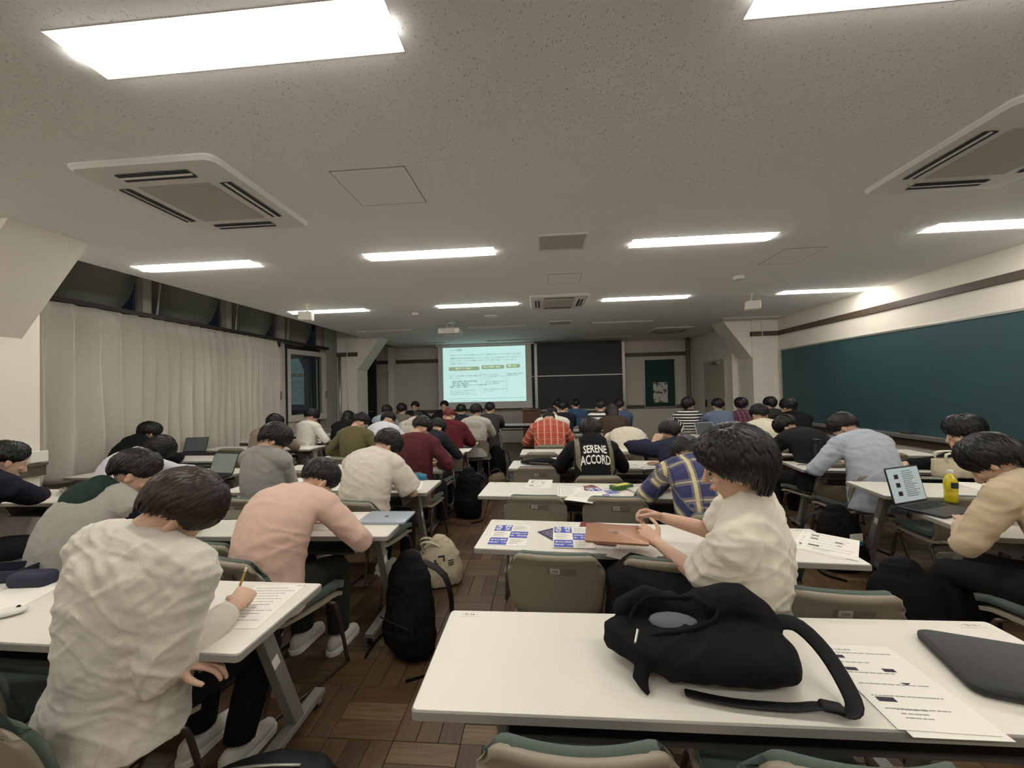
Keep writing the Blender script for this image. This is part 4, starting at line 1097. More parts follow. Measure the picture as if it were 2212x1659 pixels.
m_rplaid = stripes_mat('red_plaid', (186, 82, 62), [('cu', .09, .036, 0, (206, 112, 88), .7), ('cv', .09, .03, 0, (150, 62, 52), .6), ('cu', .09, .008, -.012, (236, 214, 190), .85), ('cv', .09, .006, -.012, (232, 190, 160), .7), ('cv', .09, .005, -.06, (90, 46, 44), .7)])
m_mplaid = stripes_mat('wine_plaid', (92, 46, 62), [('cu', .07, .02, 0, (46, 34, 48), .8), ('cv', .07, .02, 0, (46, 34, 48), .7), ('cu', .07, .005, -.03, (170, 130, 140), .6)])
m_stripe = stripes_mat('black_white_stripes', (30, 29, 32), [('cv', .05, .02, 0, (232, 228, 220), 1.)])
m_stripe2 = stripes_mat('white_black_stripes', (234, 231, 222), [('cv', .07, .034, 0, (32, 31, 36), 1.)])

# ---- table L1
def tgt(px, py, z): return tuple(at_z(px, py, z))
seat('P1', 'student in wrinkled linen shirt', 'person in wrinkled off-white linen shirt writing with a pencil', 376, 1100, 1.20, 'linen', (214, 209, 196), 'shirt', rz=-.10, hair='grown', hc='brown', tier=0,
     head=(52, -34, 6), hands=[tgt(385, 1425, .70), tgt(512, 1306, .775)], poses=('rest', 'write'), mats=m_linen, wr=.010, wf=13, ridged=.8, bw=1.1, tilt=9, ch=(-.12, -.05, -.05), tr=(20, 20, 22), poles=[(-.6, -.6, -.5), (-.15, -.3, -.9)], legs={-1: ((-.16, .40, .475), (-.16, .36, .10)), 1: ((.11, .42, .475), (.06, .34, .10))})
seat('P2', 'student in navy jacket by the pillar', 'person in dark navy jacket sitting beside the near left pillar', 10, 1000, 2.35, 'navy_jacket', (30, 32, 46), 'jacket', hair='short', tier=1, head=(25, -15, 0), hands=[(-4.2, 2.78, .76), (-3.95, 2.80, .76)])
L = 'person in grey varsity hoodie with dark green hood and navy sleeves'
legs_hood[L] = cloth('dark_green_hood', (34, 52, 46))
seat('P3', 'student with dark green hood', L, 287, 1028, 1.98, 'varsity', (150, 147, 140), 'hoodie', rz=-.25, hair='short', tier=1, head=(38, -30, 0), ty=2.05, mats=two_tone((158, 154, 146), (24, 26, 38), 'varsity'), attach=sleeves_mat, bw=1.05)
seat('P4', 'student in pink sweatshirt', 'person in pale pink sweatshirt bent over the desk writing', 683, 1044, 2.18, 'pink', (212, 180, 164), 'sweater', rz=-.1, hair='short', tier=1, head=(62, -22, 0), ty=2.07, hands=[(-1.45, 2.22, .76), tgt(748, 1122, .775)],
     poses=('rest', 'write'), wr=0.0114, wf=7, bw=1.12, ch=(-.06, -.02, -.25), tr=(44, 46, 38))
# ---- table L3
seat('P5', 'student in grey sweatshirt', 'person in plain grey sweatshirt with black hair looking down', 590, 953, 3.0, 'grey', (150, 148, 144), 'sweater', rz=-.2, hair='mid', tier=1, head=(48, -32, 0), ty=2.98, wr=0.0095, hands=[(-2.2, 3.12, .75), tgt(618, 1035, .77)])
seat('P6', 'student in white t-shirt and face mask', 'person in off-white t-shirt with a blue pencil case at hand', 832, 966, 3.0, 'white_tee', (216, 208, 194), 'tee', rz=-.2, hair='bowl', tier=1, head=(62, -30, 0), ty=2.99, wr=0.0114, bw=1.08, hands=[(-1.3, 3.1, .75), tgt(868, 1046, .76)], poses=('rest', 'flat'))
seat('P7', 'student in white shirt by the open laptop', 'person in pale lilac white shirt leaning beside an open laptop', 338, 972, 3.5, 'lilac', (214, 212, 220), 'shirt', rz=-.4, hair='mid', tier=1, head=(70, -20, 20), ty=3.6)
seat('P8', 'black hooded student by the curtain', 'person in black hooded coat by the curtain', 322, 938, 4.4, 'black', (24, 24, 25), 'hoodie', hair='mid', tier=2, head=(30, -20, 0), ty=4.5, bw=1.1)
# ---- table L4
seat('P9', 'student in maroon sweater', 'person in maroon sweater with tousled black hair', 908, 925, 3.86, 'maroon', (92, 44, 50), 'sweater', rz=-.1, hair='short', tier=2, head=(55, -22, 0), ty=3.79, wr=0.0095)
seat('P15', 'student in charcoal sweater', 'person in charcoal black sweater beside the orange labelled bottle', 942, 928, 4.7, 'charcoal', (40, 42, 46), 'sweater', rz=-.15, hair='short', tier=2, head=(60, -20, 0), ty=4.65, wr=0.0095)
seat('P10', 'student in olive sweater', 'person in olive green sweater', 776, 915, 4.72, 'olive', (104, 98, 64), 'sweater', rz=-.15, hair='short', tier=2, head=(50, -22, 0), ty=4.65, wr=0.0095)
seat('P11', 'student in tan jacket', 'person in tan jacket with wine red collar by the curtain', 592, 917, 5.3, 'tan', (140, 124, 104), 'jacket', hair='mid', tier=2, head=(40, -15, 0), ty=5.38)
seat('P12', 'student in white sweatshirt at the window', 'person in white sweatshirt writing at the window', 672, 893, 6.0, 'white_sweat', (226, 222, 212), 'sweater', rz=-.3, hair='bowl', tier=2, head=(35, -25, 0), ty=6.3, hands=[(-3.75, 6.42, .76), tgt(708, 950, .77)])
seat('P13', 'long haired student in black', 'person in black top with long black hair', 752, 905, 6.6, 'black2', (26, 25, 27), 'sweater', hair='long', tier=3, head=(40, 0, 0), ty=7.2)
seat('P16', 'student with red dyed hair', 'person in burgundy shirt with red dyed hair', 970, 898, 5.45, 'burgundy', (98, 38, 46), 'shirt', hair='crop', hc='red', tier=2, head=(45, 5, 0), ty=5.5, bw=1.12, wr=0.0114)
seat('P14', 'student with ponytail', 'person in white top with a long black ponytail', 838, 908, 5.45, 'white_top', (222, 222, 228), 'shirt', rz=-.1, hair='pony', tier=2, head=(50, -25, 0), ty=5.5)
seat('P20', 'student with pale hood', 'person in pale grey hoodie leaning low beside the ponytail', 900, 905, 6.25, 'palegrey', (196, 190, 178), 'hoodie', hair='short', tier=3, head=(70, 0, 0), ty=6.4, bw=1.08)
seat('P17', 'student in light grey hoodie', 'person in light grey hoodie next to a clear water bottle', 1028, 880, 6.2, 'lightgrey', (190, 186, 176), 'hoodie', hair='bowl', tier=2, head=(28, -10, 0), ty=6.4, wr=0.0114)
seat('P18', 'student in dark grey sweater', 'person in dark grey sweater near the lectern', 1058, 883, 7.0, 'darkgrey', (64, 62, 62), 'sweater', hair='short', tier=3, head=(25, 0, 0), ty=7.38)
seat('P19', 'student in dark top by the screen', 'person in dark navy top sitting below the projector screen', 996, 890, 7.15, 'darknavy', (38, 40, 48), 'sweater', hair='bowl', tier=3, head=(30, 0, 0), ty=7.38)
seat('P21', 'student in pale blue hoodie', 'person in pale blue and cream hoodie near the front pillar', 834, 884, 7.1, 'paleblue', (168, 182, 192), 'hoodie', rz=-.15, hair='short', tier=3, head=(40, -20, 0), ty=7.38)
seat('P22', 'student in taupe sweater', 'person in taupe sweater beside the presenters', 868, 874, 7.35, 'taupe', (112, 106, 98), 'sweater', hair='bowl', tier=3, head=(15, 0, 0), ty=7.6, kind='up')
# presenters facing the class
for lab, px, py, Yp, rgb in (('person in black suit and white shirt facing the class', 897, 868, 8.75, (30, 30, 33)), ('person in dark jacket facing the class below the screen', 960, 873, 8.75, (34, 30, 31))):
    seat('pr', lab[10:], lab, px, py, Yp, 'suit%d' % px, rgb, 'jacket', rz=PI, hair='short', tier=2, head=(12, 0, 0), kind='up', face=True, hands=[tuple(at_y(px + 22, 905, 8.5)), tuple(at_y(px - 20, 905, 8.5))], poses=('rest', 'rest'))
# ---- middle column
LQ = 'person in cream t-shirt sitting sideways holding a brown notebook'
person(LQ, 1585, 1000, 1.56, 'cream_tee', (226, 220, 204), 'tee', rz=1.0, hair='shag', hc='black', tier=0, head=(12, 15, 0), nk=.03, tilt=-14, hands=[tgt(1420, 1172, .80), tuple(at_y(1432, 1118, 2.0))], poses=('hold', 'grip'), bw=1.16, wr=.015, wf=9, ridged=.8, sc=1.0,
       tr=(34, 33, 33), lw=1.4, legs={-1: ((-.16, .44, .66), (-.12, .50, .30)), 1: ((.06, .44, .52), (.10, .42, .10))}, poles=[(-.1, -.5, -.8), (.4, -.4, -.8)], face=True)
chair(1.10, 1.76, -.1, 'greige shell chair numbered 109 under the cream t-shirt student')
seat('Q2', 'student in blue plaid shirt', 'person in blue and cream plaid shirt bent forward', 1487, 985, 2.88, 'bplaid', (58, 62, 104), 'shirt', hair='mid', hc='black', tier=1, head=(72, 0, 0), ty=2.84, mats=m_bplaid, attach=uvmap, bw=1.12, wr=0.0076)
seat('Q3', 'student in navy jacket scratching the head', 'person in navy jacket with one hand on the head', 1448, 940, 3.82, 'navy3', (40, 44, 62), 'jacket', hair='short', hc='softblack', tier=1, head=(35, 10, 0), ty=3.85, hands=[tuple(at_y(1412, 958, 3.74)), (1.2, 4.0, .75)], poses=('scratch', 'rest'), poles=[(-.9, .2, -.6), (.8, -.2, -.6)], wr=0.0114,
     elbow={-1: ((.55, .1, .75), (-.4, -.9, .1))})
LQ4 = 'person in black hoodie with the white words SERENE ACCORD'
def letter_back(tm, p, dirs, ax, fwd3, arms, shc):
    sleeves_mat(tm, p, dirs, ax, fwd3, arms, shc)
    for f in tm.polygons:                                   # olive leather side panels
        x = abs((f.center - shc).dot(ax))
        if .13 < x < .175 and f.material_index == 0: f.material_index = 2
    letter_back.data = (tm, p, dirs, ax, fwd3, shc)
seat('Q4', 'student in lettered hoodie', LQ4, 1275, 936, 3.86, 'blackhood', (28, 27, 28), 'hoodie', hair='mid', hc='softblack', tier=1, head=(30, 0, 0), ty=3.87, mats=[cloth('black_hood', (30, 29, 29)), cloth('black_sleeve', (26, 25, 26)), mat('olive_leather', (112, 104, 82), .45)], attach=letter_back, wr=0.0057)
def print_words():
    tm, p, dirs, ax, fwd3, shc = letter_back.data
    bv = BVHTree.FromPolygons([v.co.copy() for v in tm.vertices], [tuple(f.vertices) for f in tm.polygons])
    V = []; F = []
    up = (p[3] - p[1]).normalized(); nrm = -(up.cross(ax))
    for body, h in (('SERENE', -.10), ('ACCORD', -.20)):
        me = text_mesh(body, .112, 'CENTER', 0, .0026)
        bm = bmesh.new(); bm.from_mesh(me); bmesh.ops.triangulate(bm, faces=bm.faces)
        for _ in range(2): bmesh.ops.subdivide_edges(bm, edges=[e for e in bm.edges if e.calc_length() > .015], cuts=1)
        bmesh.ops.triangulate(bm, faces=bm.faces)
        o = len(V); idx = {}
        for i, v in enumerate(bm.verts):
            q = shc + ax * (v.co.x * .56) + up * (h + v.co.y); q0 = q + nrm * .4
            hit = bv.ray_cast(q0, -nrm)
            V.append(tuple((hit[0] + hit[1] * .003) if hit[0] else q + nrm * .12)); idx[v] = o + i
        F += [tuple(idx[v] for v in f.verts) for f in bm.faces]; bm.free()
    me = bpy.data.meshes.new('printed_words'); me.from_pydata(V, [], F)
    obj('printed_words', me, mat('white_print', (240, 238, 230), .7), root_info[LQ4]['root'])['kind'] = 'stuff'
print_words()
seat('Q5', 'student in red plaid shirt', 'person in red plaid shirt with the head bowed low', 1186, 908, 5.6, 'rplaid', (186, 82, 62), 'shirt', hair='crop', tier=2, head=(75, 0, 0), ty=5.61, mats=m_rplaid, attach=uvmap, bw=1.15)
seat('Q6', 'student in cream jacket bent low', 'person in cream cotton jacket bent low over the desk', 1345, 926, 5.62, 'creamjacket', (216, 208, 188), 'jacket', hair='short', tier=2, head=(85, 0, 0), ty=5.61, kk=1.5, bw=1.2, wr=0.0114)
seat('Q7', 'white hooded student', 'person in white hoodie hunched behind the red plaid shirt', 1192, 897, 6.2, 'whitehood', (232, 228, 214), 'hoodie', hair='short', tier=3, head=(70, 0, 0), ty=6.46, bw=1.15)
seat('Q12', 'student with brown hair', 'person in brown top with dark brown hair', 1322, 892, 6.2, 'browntop', (72, 60, 48), 'sweater', hair='long', hc='brown', tier=3, head=(45, 0, 0), ty=6.46)
seat('Q8', 'student in navy black sweater', 'person in navy black sweater in front of the lectern', 1216, 881, 6.95, 'navyblack', (34, 36, 44), 'sweater', hair='short', tier=3, head=(25, -10, 0), ty=7.33)
seat('Q8a', 'student in pale collar top', 'person in pale grey top below the sliding chalkboard', 1203, 869, 8.0, 'palecollar', (190, 186, 176), 'shirt', hair='short', tier=3, head=(10, 25, 0), kind='up', ty=8.35)
seat('Q9', 'student in blue hood', 'person in blue hoodie below the sliding chalkboard', 1243, 873, 8.05, 'bluehood', (56, 84, 116), 'hoodie', hair='short', tier=3, head=(25, 10, 0), ty=8.35)
seat('Q10', 'student in white and black stripes', 'person in bold white and black striped shirt', 1297, 877, 7.0, 'wbstripe', (234, 231, 222), 'sweater', hair='short', hc='softblack', tier=3, head=(30, -10, 0), ty=7.33, mats=m_stripe2, attach=uvmap)
seat('Q11', 'student in dull blue sweater', 'person in dull blue sweater next to the striped shirt', 1337, 876, 7.1, 'dullblue', (70, 84, 116), 'sweater', hair='short', tier=3, head=(25, -10, 0), ty=7.33)
# ---- chalkboard side
seat('S1', 'student in black top with thin white stripes', 'person in black top with thin white stripes turning the head', 1487, 872, 6.9, 'bwstripe', (30, 29, 32), 'sweater', hair='mid', hc='softblack', tier=2, head=(5, -55, 0), kind='up', ty=7.1, mats=m_stripe, attach=uvmap, face=True)
seat('S2', 'student in blue grey sweater', 'person in blue grey sweater near the pale door', 1551, 880, 6.75, 'bluegrey', (98, 110, 134), 'sweater', hair='short', tier=3, head=(15, 0, 0), kind='up', ty=7.1, bw=1.12)
seat('S3', 'student in wine plaid shirt', 'person in dark wine plaid shirt', 1601, 880, 6.75, 'wplaid', (92, 46, 62), 'shirt', hair='mid', tier=3, head=(15, -25, 0), kind='up', ty=7.1, mats=m_mplaid, attach=uvmap)
seat('S4', 'student in plain cream shirt', 'person in plain cream t-shirt with black hair', 1641, 898, 5.15, 'plaincream', (226, 218, 196), 'tee', hair='bowl', tier=2, head=(30, 0, 0), ty=5.33, bw=1.05)
seat('S5', 'student in dark green jacket', 'person in dark green jacket against the pillar', 1664, 884, 6.85, 'darkgreen', (48, 50, 44), 'jacket', hair='bowl', tier=3, head=(15, 0, 0), kind='up', ty=7.1)
seat('S6', 'student in black coat', 'person in black coat beside the long chalkboard', 1703, 884, 6.0, 'blackcoat', (24, 23, 24), 'jacket', hair='mid', tier=3, head=(15, 20, 0), kind='up', ty=6.13, bw=1.2)
seat('S7', 'student in black jacket', 'person in black jacket bent over with a white collar', 1702, 925, 4.4, 'blackjacket', (36, 35, 36), 'jacket', rz=.25, hair='bowl', tier=2, head=(60, 25, 0), ty=4.5, bw=1.15, wr=0.0133)
seat('S8', 'student in pale blue shirt', 'person in pale blue button shirt leaning on the desk', 1828, 927, 3.66, 'skyshirt', (178, 184, 196), 'shirt', rz=.12, hair='short', hc='softblack', tier=1, head=(55, 30, 0), ty=3.66, bw=1.12, wr=0.0133, wf=8, tr=(96, 84, 64))
seat('S9', 'student in black by the long chalkboard', 'person in black jumper facing the windows with hand at the mouth', 2083, 938, 3.5, 'blackjumper', (26, 26, 28), 'sweater', sc=1.06, rz=.9, hair='mid', tier=1, head=(18, 20, 0), ty=3.5, face=True, hands=[tuple(at_y(2066, 968, 3.62)), (3.3, 3.75, .76)], poses=('grip', 'rest'))
seat('S10', 'student in beige sweater', 'person in beige knit sweater typing at the open laptop', 2150, 1003, 2.14, 'beige', (196, 178, 148), 'sweater', rz=.25, hair='mid', tier=1, head=(45, 15, 0), hands=[tgt(2085, 1128, .775), (2.62, 2.33, .775)], poses=('flat', 'flat'), bw=1.15, wr=0.0133, wf=7)

# ---- empty chairs
def ec(key, u, rz, where, dy=.06):
    """u metres along the table from its middle, backrest just short of the near edge"""
    t = tables[key]; a = t.rotation_euler.z; v = Matrix.Rotation(a, 3, 'Z') @ Vector((u, dy, 0)) + t.location
    chair(v.x, v.y, a + rz, 'empty green cushioned chair ' + where)
ec('A', -.49, 0, 'tucked under the blank end of the table with the black bag', .03)
ec('A', .09, -.03, 'tucked in below the handouts and black bag', .03)
ec('B', -.48, 0, 'tucked in behind the two blue flyers')
ec('B', .05, -.06, 'tucked in beside the brown notebook')
ec('C', -.45, 0, 'on the aisle side of the table with scattered sheets')
ec('C', .12, 0, 'tucked in between the scattered sheets and blue plaid student')
ec('D', -.6, 0, 'on the aisle beside the lettered hoodie student')
ec('E', -.62, 0, 'on the aisle behind the red plaid student')
ec('E', .36, 0, 'behind the cream jacket student')
ec('L1', -.12, 0, 'beside the linen shirt student at the same table')
ec('L2', .08, -.25, 'between the pink sweatshirt and green hood students')
ec('L3', .2, 0, 'between the grey sweatshirt and white t-shirt students')
ec('L4', .08, 0, 'between the maroon and olive sweater students')
ec('L4', -.5, 0, 'beside the curtain aisle ahead of the grey sweatshirt')
ec('LL3', .35, 0, 'at the table beside the near left pillar')
ec('LL4', -.25, .1, 'between the near left pillar and the curtain')
ec('LL5', .5, 0, 'beside the black hooded student by the curtain')
ec('LL6', -.25, 0, 'against the curtain beside the tan jacket student')
ec('LL7', .55, 0, 'ahead of the tan jacket student on the aisle')
ec('R2', -.42, 0, 'tucked in behind the yellow drink bottle')
ec('R2', .15, 0, 'tucked in beside the canvas bag')
ec('R4', .3, 0, 'beside the long chalkboard ahead of the pale blue shirt')
ec('L6', -.3, 0, 'ahead of the olive sweater student')
ec('G', .05, 0, 'ahead of the white hooded student')

# ================================================================== THINGS ON TABLES AND FLOOR
ZT = TH
def put(root, px, py, z, rz=0.):
    v = at_z(px, py, z); root.location = (v.x, v.y, z); root.rotation_euler = (0, 0, rz); return v
m_paper = mat('paper_white', (238, 235, 226), .8)
m_paperb = mat('paper_shade', (226, 222, 212), .8)
m_flyer = mat('flyer_blue', (74, 88, 178), .7)
m_maroon = mat('maroon_card', (112, 38, 42), .6); m_purple = mat('purple_card', (54, 44, 82), .7)
m_cap = mat('chip_dark', (40, 36, 52), .7)
zoff = [0.]
def sheet_obj(name, x, y, rz, label, cat, w=.21, h=.297, z=None, m=None, th=.0008):
    """flat sheet of paper, y axis towards the top of the page"""
    zz = ZT + .0006 if z is None else z
    r = empty(name, (x, y, zz), rz, label, cat)
    mk('sheet', G().box((0, 0, th / 2), (w, h, th)), m or m_paper, r)
    return r
def lines(r, n, w, x0, y0, dy, m=None, hgt=.0028, z=.0012, seed=1, frac=(.5, 1.)):
    rd = random.Random(seed); g = G()
    for i in range(n):
        x = x0; end = x0 + w * rd.uniform(*frac)
        while x < end:
            l = rd.uniform(.004, .016); g.box((x + l / 2, y0 - i * dy, z), (l, hgt, .0002)); x += l + rd.uniform(.001, .004)
    o = mk('print', g, m or mat('print_grey', (150, 148, 146), .8), r); o['kind'] = 'stuff'
def handout(x, y, rz, label, z=None, seed=1):
    r = sheet_obj('handout', x, y, rz, label, 'paper', z=z)
    for bx_, by_, w_, h_ in ((-.065, .095, .03, .012), (-.065, .045, .03, .012), (.03, .045, .03, .012), (-.06, -.06, .042, .014)):
        mk('picture', G().box((bx_, by_, .0013), (w_, h_, .0003)), m_cap, r)
    mk('arrow_mark', G().prism([(.02, 0), (.045, 0), (.0325, -.008)], .0011, .0014), m_cap, r)
    text('ワークシートとまとめ方', .009, m_inkd, r, T(-.06, .125, .0013), 'print_title')
    lines(r, 6, .17, -.085, .112, .04, seed=seed); lines(r, 3, .1, -.06, -.09, .012, seed=seed + 5)
    return r
def flyer(x, y, rz, label, z=None):
    r = sheet_obj('flyer', x, y, rz, label, 'flyer', z=z)
    w, h = .098, .092
    for cx_, cy_ in ((-.05, .096), (.05, 0), (-.05, -.096)):
        mk('blue_block', G().box((cx_, cy_, .0012), (w, h, .0004)), m_flyer, r)
    text('玉 井\nゼ ミ', .042, m_paper, r, T(-.05, .096, .0016), 'print_title', bold=.0012)
    text('説明会実施\n─\n教室：研究室棟', .0175, m_paper, r, T(.05, 0, .0016), 'print_text', bold=.0004)
    text('夏合宿開催\n─\n懇親会：実施', .0175, m_paper, r, T(-.05, -.096, .0016), 'print_text', bold=.0004)
    for k, (cx_, cy_) in enumerate(((.05, .096), (-.05, 0), (.05, -.096))): lines(r, 6, .08, cx_ - .04, cy_ + .032, .012, m=m_inkd, hgt=.0022, seed=k + 3)
    return r
def dirz(p, q, z=ZT):
    a, b = at_z(*p, z), at_z(*q, z); return math.atan2(b.y - a.y, b.x - a.x)
def mid(*ps, z=ZT):
    v = [at_z(*p, z) for p in ps]; return sum(v, Vector()) / len(v)
# table A
c = mid((1740, 1413), (1985, 1425), (2150, 1555), (1865, 1540)); a = dirz((1740, 1413), (1985, 1425))
handout(c.x + .012, c.y - .014, a + .03, 'lower printed handout sheet peeking out under the top handout', seed=4)
handout(c.x, c.y, a, 'top printed handout sheet beside the laptop sleeve', z=ZT + .0022, seed=2)
p0, p1 = at_z(1972, 1372, ZT), at_z(2105, 1505, ZT); a = math.atan2(p0.y - p1.y, p0.x - p1.x) - PI / 2
m_slv = mat('neoprene_black', (44, 45, 48), .85, bump=.3, bs=500, sheen=.2)
r = empty('laptop_sleeve', (0, 0, ZT + .001), a, 'padded black laptop sleeve at the table corner', 'laptop sleeve')
cc = (p0 + p1) / 2 + Matrix.Rotation(a, 3, 'Z') @ Vector((.18, 0, 0)); r.location = (cc.x, cc.y, ZT + .001)
dd = max((p0 - p1).length, .25)
mk('shell', G().rings([[(q[0], q[1], z) for q in rrect(.36 - i, dd - i, .03)] for z, i in ((0, .012), (.006, 0), (.022, 0), (.028, .014))]), m_slv, r, smooth='auto')
mk('zip', G().rings([[(q[0], q[1], z) for q in rrect(.362, dd + .002, .031)] for z in (.0125, .0155)]), mat('zip_black', (22, 22, 24), .5), r)
# slumped black shoulder bag
m_bag = mat('black_canvas', (15, 15, 16), .9, var=.15, vs=30, bump=.35, bs=450, spec=.25)
m_bag2 = mat('black_nylon', (17, 17, 19), .6, var=.15, vs=20, bump=.2, bs=300, spec=.35)
def cloth_bag(name, g, vox, amp, m, root, f=9., seed=1.):
    me = remesh(g, vox, 4, name); wrinkle(me, amp, f, seed, ridged=.6)
    zmin = min(v.co.z for v in me.vertices)
    for v in me.vertices:
        if v.co.z < .004: v.co.z = .004 if zmin < 0 else v.co.z
    return obj(name, me, m, root)
bc = at_z(1512, 1412, ZT + .03)
r = empty('shoulder_bag', (bc.x - .01, bc.y - .0, ZT), -.12, 'slouchy black cloth shoulder bag with its zip open on the table', 'bag')
g = G()
g.loft([(-.22, .02, .06), (-.15, -.01, .055), (-.03, -.02, .06), (.1, -.01, .07), (.19, .01, .06), (.235, .03, .04)], [(.05, .035), (.09, .052), (.12, .06), (.13, .07), (.10, .058), (.04, .03)], side=(0, 1, 0), n=18)
g.loft([(-.20, .06, .10), (-.12, .07, .135), (-.02, .06, .12), (.06, .06, .15), (.14, .05, .17), (.20, .04, .12)], [(.02, .035), (.03, .04), (.04, .04), (.06, .045), (.065, .04), (.04, .04)], side=(0, 1, 0), n=14)
g.loft([(-.15, -.06, .05), (-.165, -.11, .025), (-.155, -.145, .012)], [(.035, .02), (.02, .014), (.008, .008)], n=10)
cloth_bag('bag_body', g, .0065, .020, m_bag, r, 7, 3)
mk('opening_lining', G().ell((-.06, -.005, .118), (.07, .028, .012), Matrix.Rotation(.6, 3, 'X')), mat('grey_lining', (96, 98, 104), .8), r, smooth=True)
mk('opening_rim', G().loft([(-.175, -.045, .075), (-.11, -.055, .105), (-.03, -.045, .118), (.045, -.02, .14), (.065, .02, .165), (.03, .045, .165), (-.05, .05, .155), (-.13, .045, .15), (-.18, .01, .11), (-.175, -.045, .075)], [(.012, .005)] * 10, n=8, up=3), m_bag, r, smooth=True)
mk('zip_pull', G().tube([(-.165, -.045, .11), (-.175, -.07, .09), (-.18, -.075, .075)], .004), m_alu, r)
st = G().loft([(.19, .03, .11), (.26, .02, .13), (.31, -.03, .09), (.325, -.11, .03), (.30, -.135, .012), (.25, -.13, .02), (.18, -.135, .012), (.05, -.14, .010), (-.06, -.13, .012)], [(.019, .003)] * 9, side=(0, .5, 1), n=8, up=4)
mk('strap', st, m_bag2, r, smooth=True)
mk('strap_buckle', G().loft([(.25, -.13, .022), (.285, -.135, .022)], [(.018, .009)] * 2, n=8), m_bag2, r, smooth=True)
# table B
c = mid((1086, 1133), (1161, 1140), (1108, 1179), (1047, 1173)); flyer(c.x, c.y, -.06, 'blue checker flyer lying alone at the table end')
c = mid((1184, 1141), (1282, 1142)); 
def below(c, k): return (c.x, c.y - k)
x_, y_ = below(c, .135)
handout(x_ + .05, y_ + .03, -.35, 'white sheet underneath the blue flyer pile', z=ZT + .0006, seed=9)
r = sheet_obj('purple_leaflet', x_ - .07, y_ + .03, .6, 'dark purple leaflet sticking out of the flyer pile', 'flyer', m=m_purple, w=.15, h=.21, z=ZT + .0016); lines(r, 8, .12, -.06, .08, .018, m=m_paper, seed=12)
r = sheet_obj('maroon_folder', x_ + .14, y_ + .06, -.25, 'maroon card folder under the brown notebook', 'folder', m=m_maroon, w=.22, h=.31, z=ZT + .0024, th=.002)
flyer(x_, y_, -.04, 'blue checker flyer on top of the flyer pile', z=ZT + .0048)
r = sheet_obj('contract_sheet', .45, 1.93, -.5, 'white text sheet below the hands holding the notebook', 'paper', z=ZT + .001, m=m_paperb); lines(r, 14, .17, -.085, .12, .018, seed=21)
o = mk('pen', G().tube([(0, 0, .006), (.14, 0, .006)], .0045, 8), mat('pen_black', (30, 30, 32), .4), None, smooth=True); tag(o, 'black pen on the sheet under the brown notebook', 'pen'); v = put(o, 1288, 1165, ZT + .001, -.1); o.location.z = ZT + .003
def logo(r, x, y, z, s, m):
    """small fruit-shaped mark with a bite and a leaf"""
    g = G(); pts = []
    for k in range(20):
        w = 2 * PI * k / 20; rr = s * (1 + .12 * math.cos(2 * w)) * (.82 if abs(w) < .5 or abs(w - 2 * PI) < .5 else 1)
        pts.append((x + rr * math.cos(w) * .9, y + rr * math.sin(w)))
    g.prism(pts, z, z + .0004); g.prism([(x, y + s * 1.15), (x + s * .35, y + s * 1.2), (x + s * .3, y + s * 1.6), (x + s * .05, y + s * 1.4)], z, z + .0004)
    mk('lid_mark', g, m, r)
def closed_laptop(x, y, z, rz, rgb, label, name='laptop', w=.30, d=.212, th=.014, mark=(70, 76, 86), cat='laptop'):
    r = empty(name, (x, y, z), rz, label, cat)
    m = mat('lid_%d_%d_%d' % rgb, rgb, .38, .3)
    mk('base', G().rings([[(q[0], q[1], zz) for q in rrect(w - i, d - i, .012)] for zz, i in ((0, .006), (.002, 0), (th * .5, 0))]), m, r, smooth='auto')
    mk('lid', G().rings([[(q[0], q[1], zz) for q in rrect(w - i, d - i, .012)] for zz, i in ((th * .55, 0), (th - .001, 0), (th, .004))]), m, r, smooth='auto')
    logo(r, 0, 0, th, .016, mat('lid_mark_%d_%d_%d' % mark, mark, .3, .5)); return r
p0 = at_z(1330, 1156, .80)
nb_ = closed_laptop(p0.x, p0.y, .80, -.15, (176, 132, 104), 'thin brown notebook computer held in both hands', 'notebook_computer', .29, .205, .012, (84, 62, 52)); nb_.rotation_euler = (.06, .0, -.15)
c = mid((1735, 1160), (1840, 1193)); handout(c.x - .02, c.y, -.75, 'white handout pile on the table behind the cream t-shirt', seed=31); handout(c.x + .012, c.y - .01, -.68, 'second handout sheet in the pile behind the cream t-shirt', z=ZT + .0022, seed=33)
# table C
c = mid((1165, 1046)); handout(c.x, c.y + .01, -.1, 'white handout at the aisle end of the scattered sheets', seed=41)
c = mid((1233, 1062)); r = sheet_obj('form_sheet', c.x, c.y, -.05, 'white form sheet with a ruled border among the scattered sheets', 'paper', z=ZT + .003); g = G()
for q in ((0, .12, .18, .004), (0, -.12, .18, .004), (-.09, 0, .004, .24), (.09, 0, .004, .24)): g.box((q[0], q[1], .0012), (q[2], q[3], .0004))
mk('border', g, mat('print_border', (176, 160, 158), .8), r); lines(r, 12, .15, -.075, .1, .018, seed=44)
c = mid((1275, 1060)); r = sheet_obj('maroon_leaflet', c.x - .02, c.y + .06, .5, 'maroon printed leaflet among the scattered sheets', 'flyer', m=m_maroon, w=.21, h=.15, z=ZT + .0018); lines(r, 5, .16, -.08, .05, .02, m=m_paper, seed=46)
c = mid((1308, 1065)); flyer(c.x, c.y, .2, 'blue checker flyer among the scattered sheets', z=ZT + .0046)
c = mid((1265, 1078)); r = sheet_obj('bent_sheet', c.x, c.y + .05, -.45, 'plain white sheet slanting over the table edge', 'paper', z=ZT + .0062); lines(r, 8, .16, -.08, .1, .02, seed=48)
p0 = at_z(1342, 1051, ZT + .02)
r = empty('pencil_box', (p0.x, p0.y, ZT + .001), .5, 'green and yellow pencil box on the table', 'pencil box')
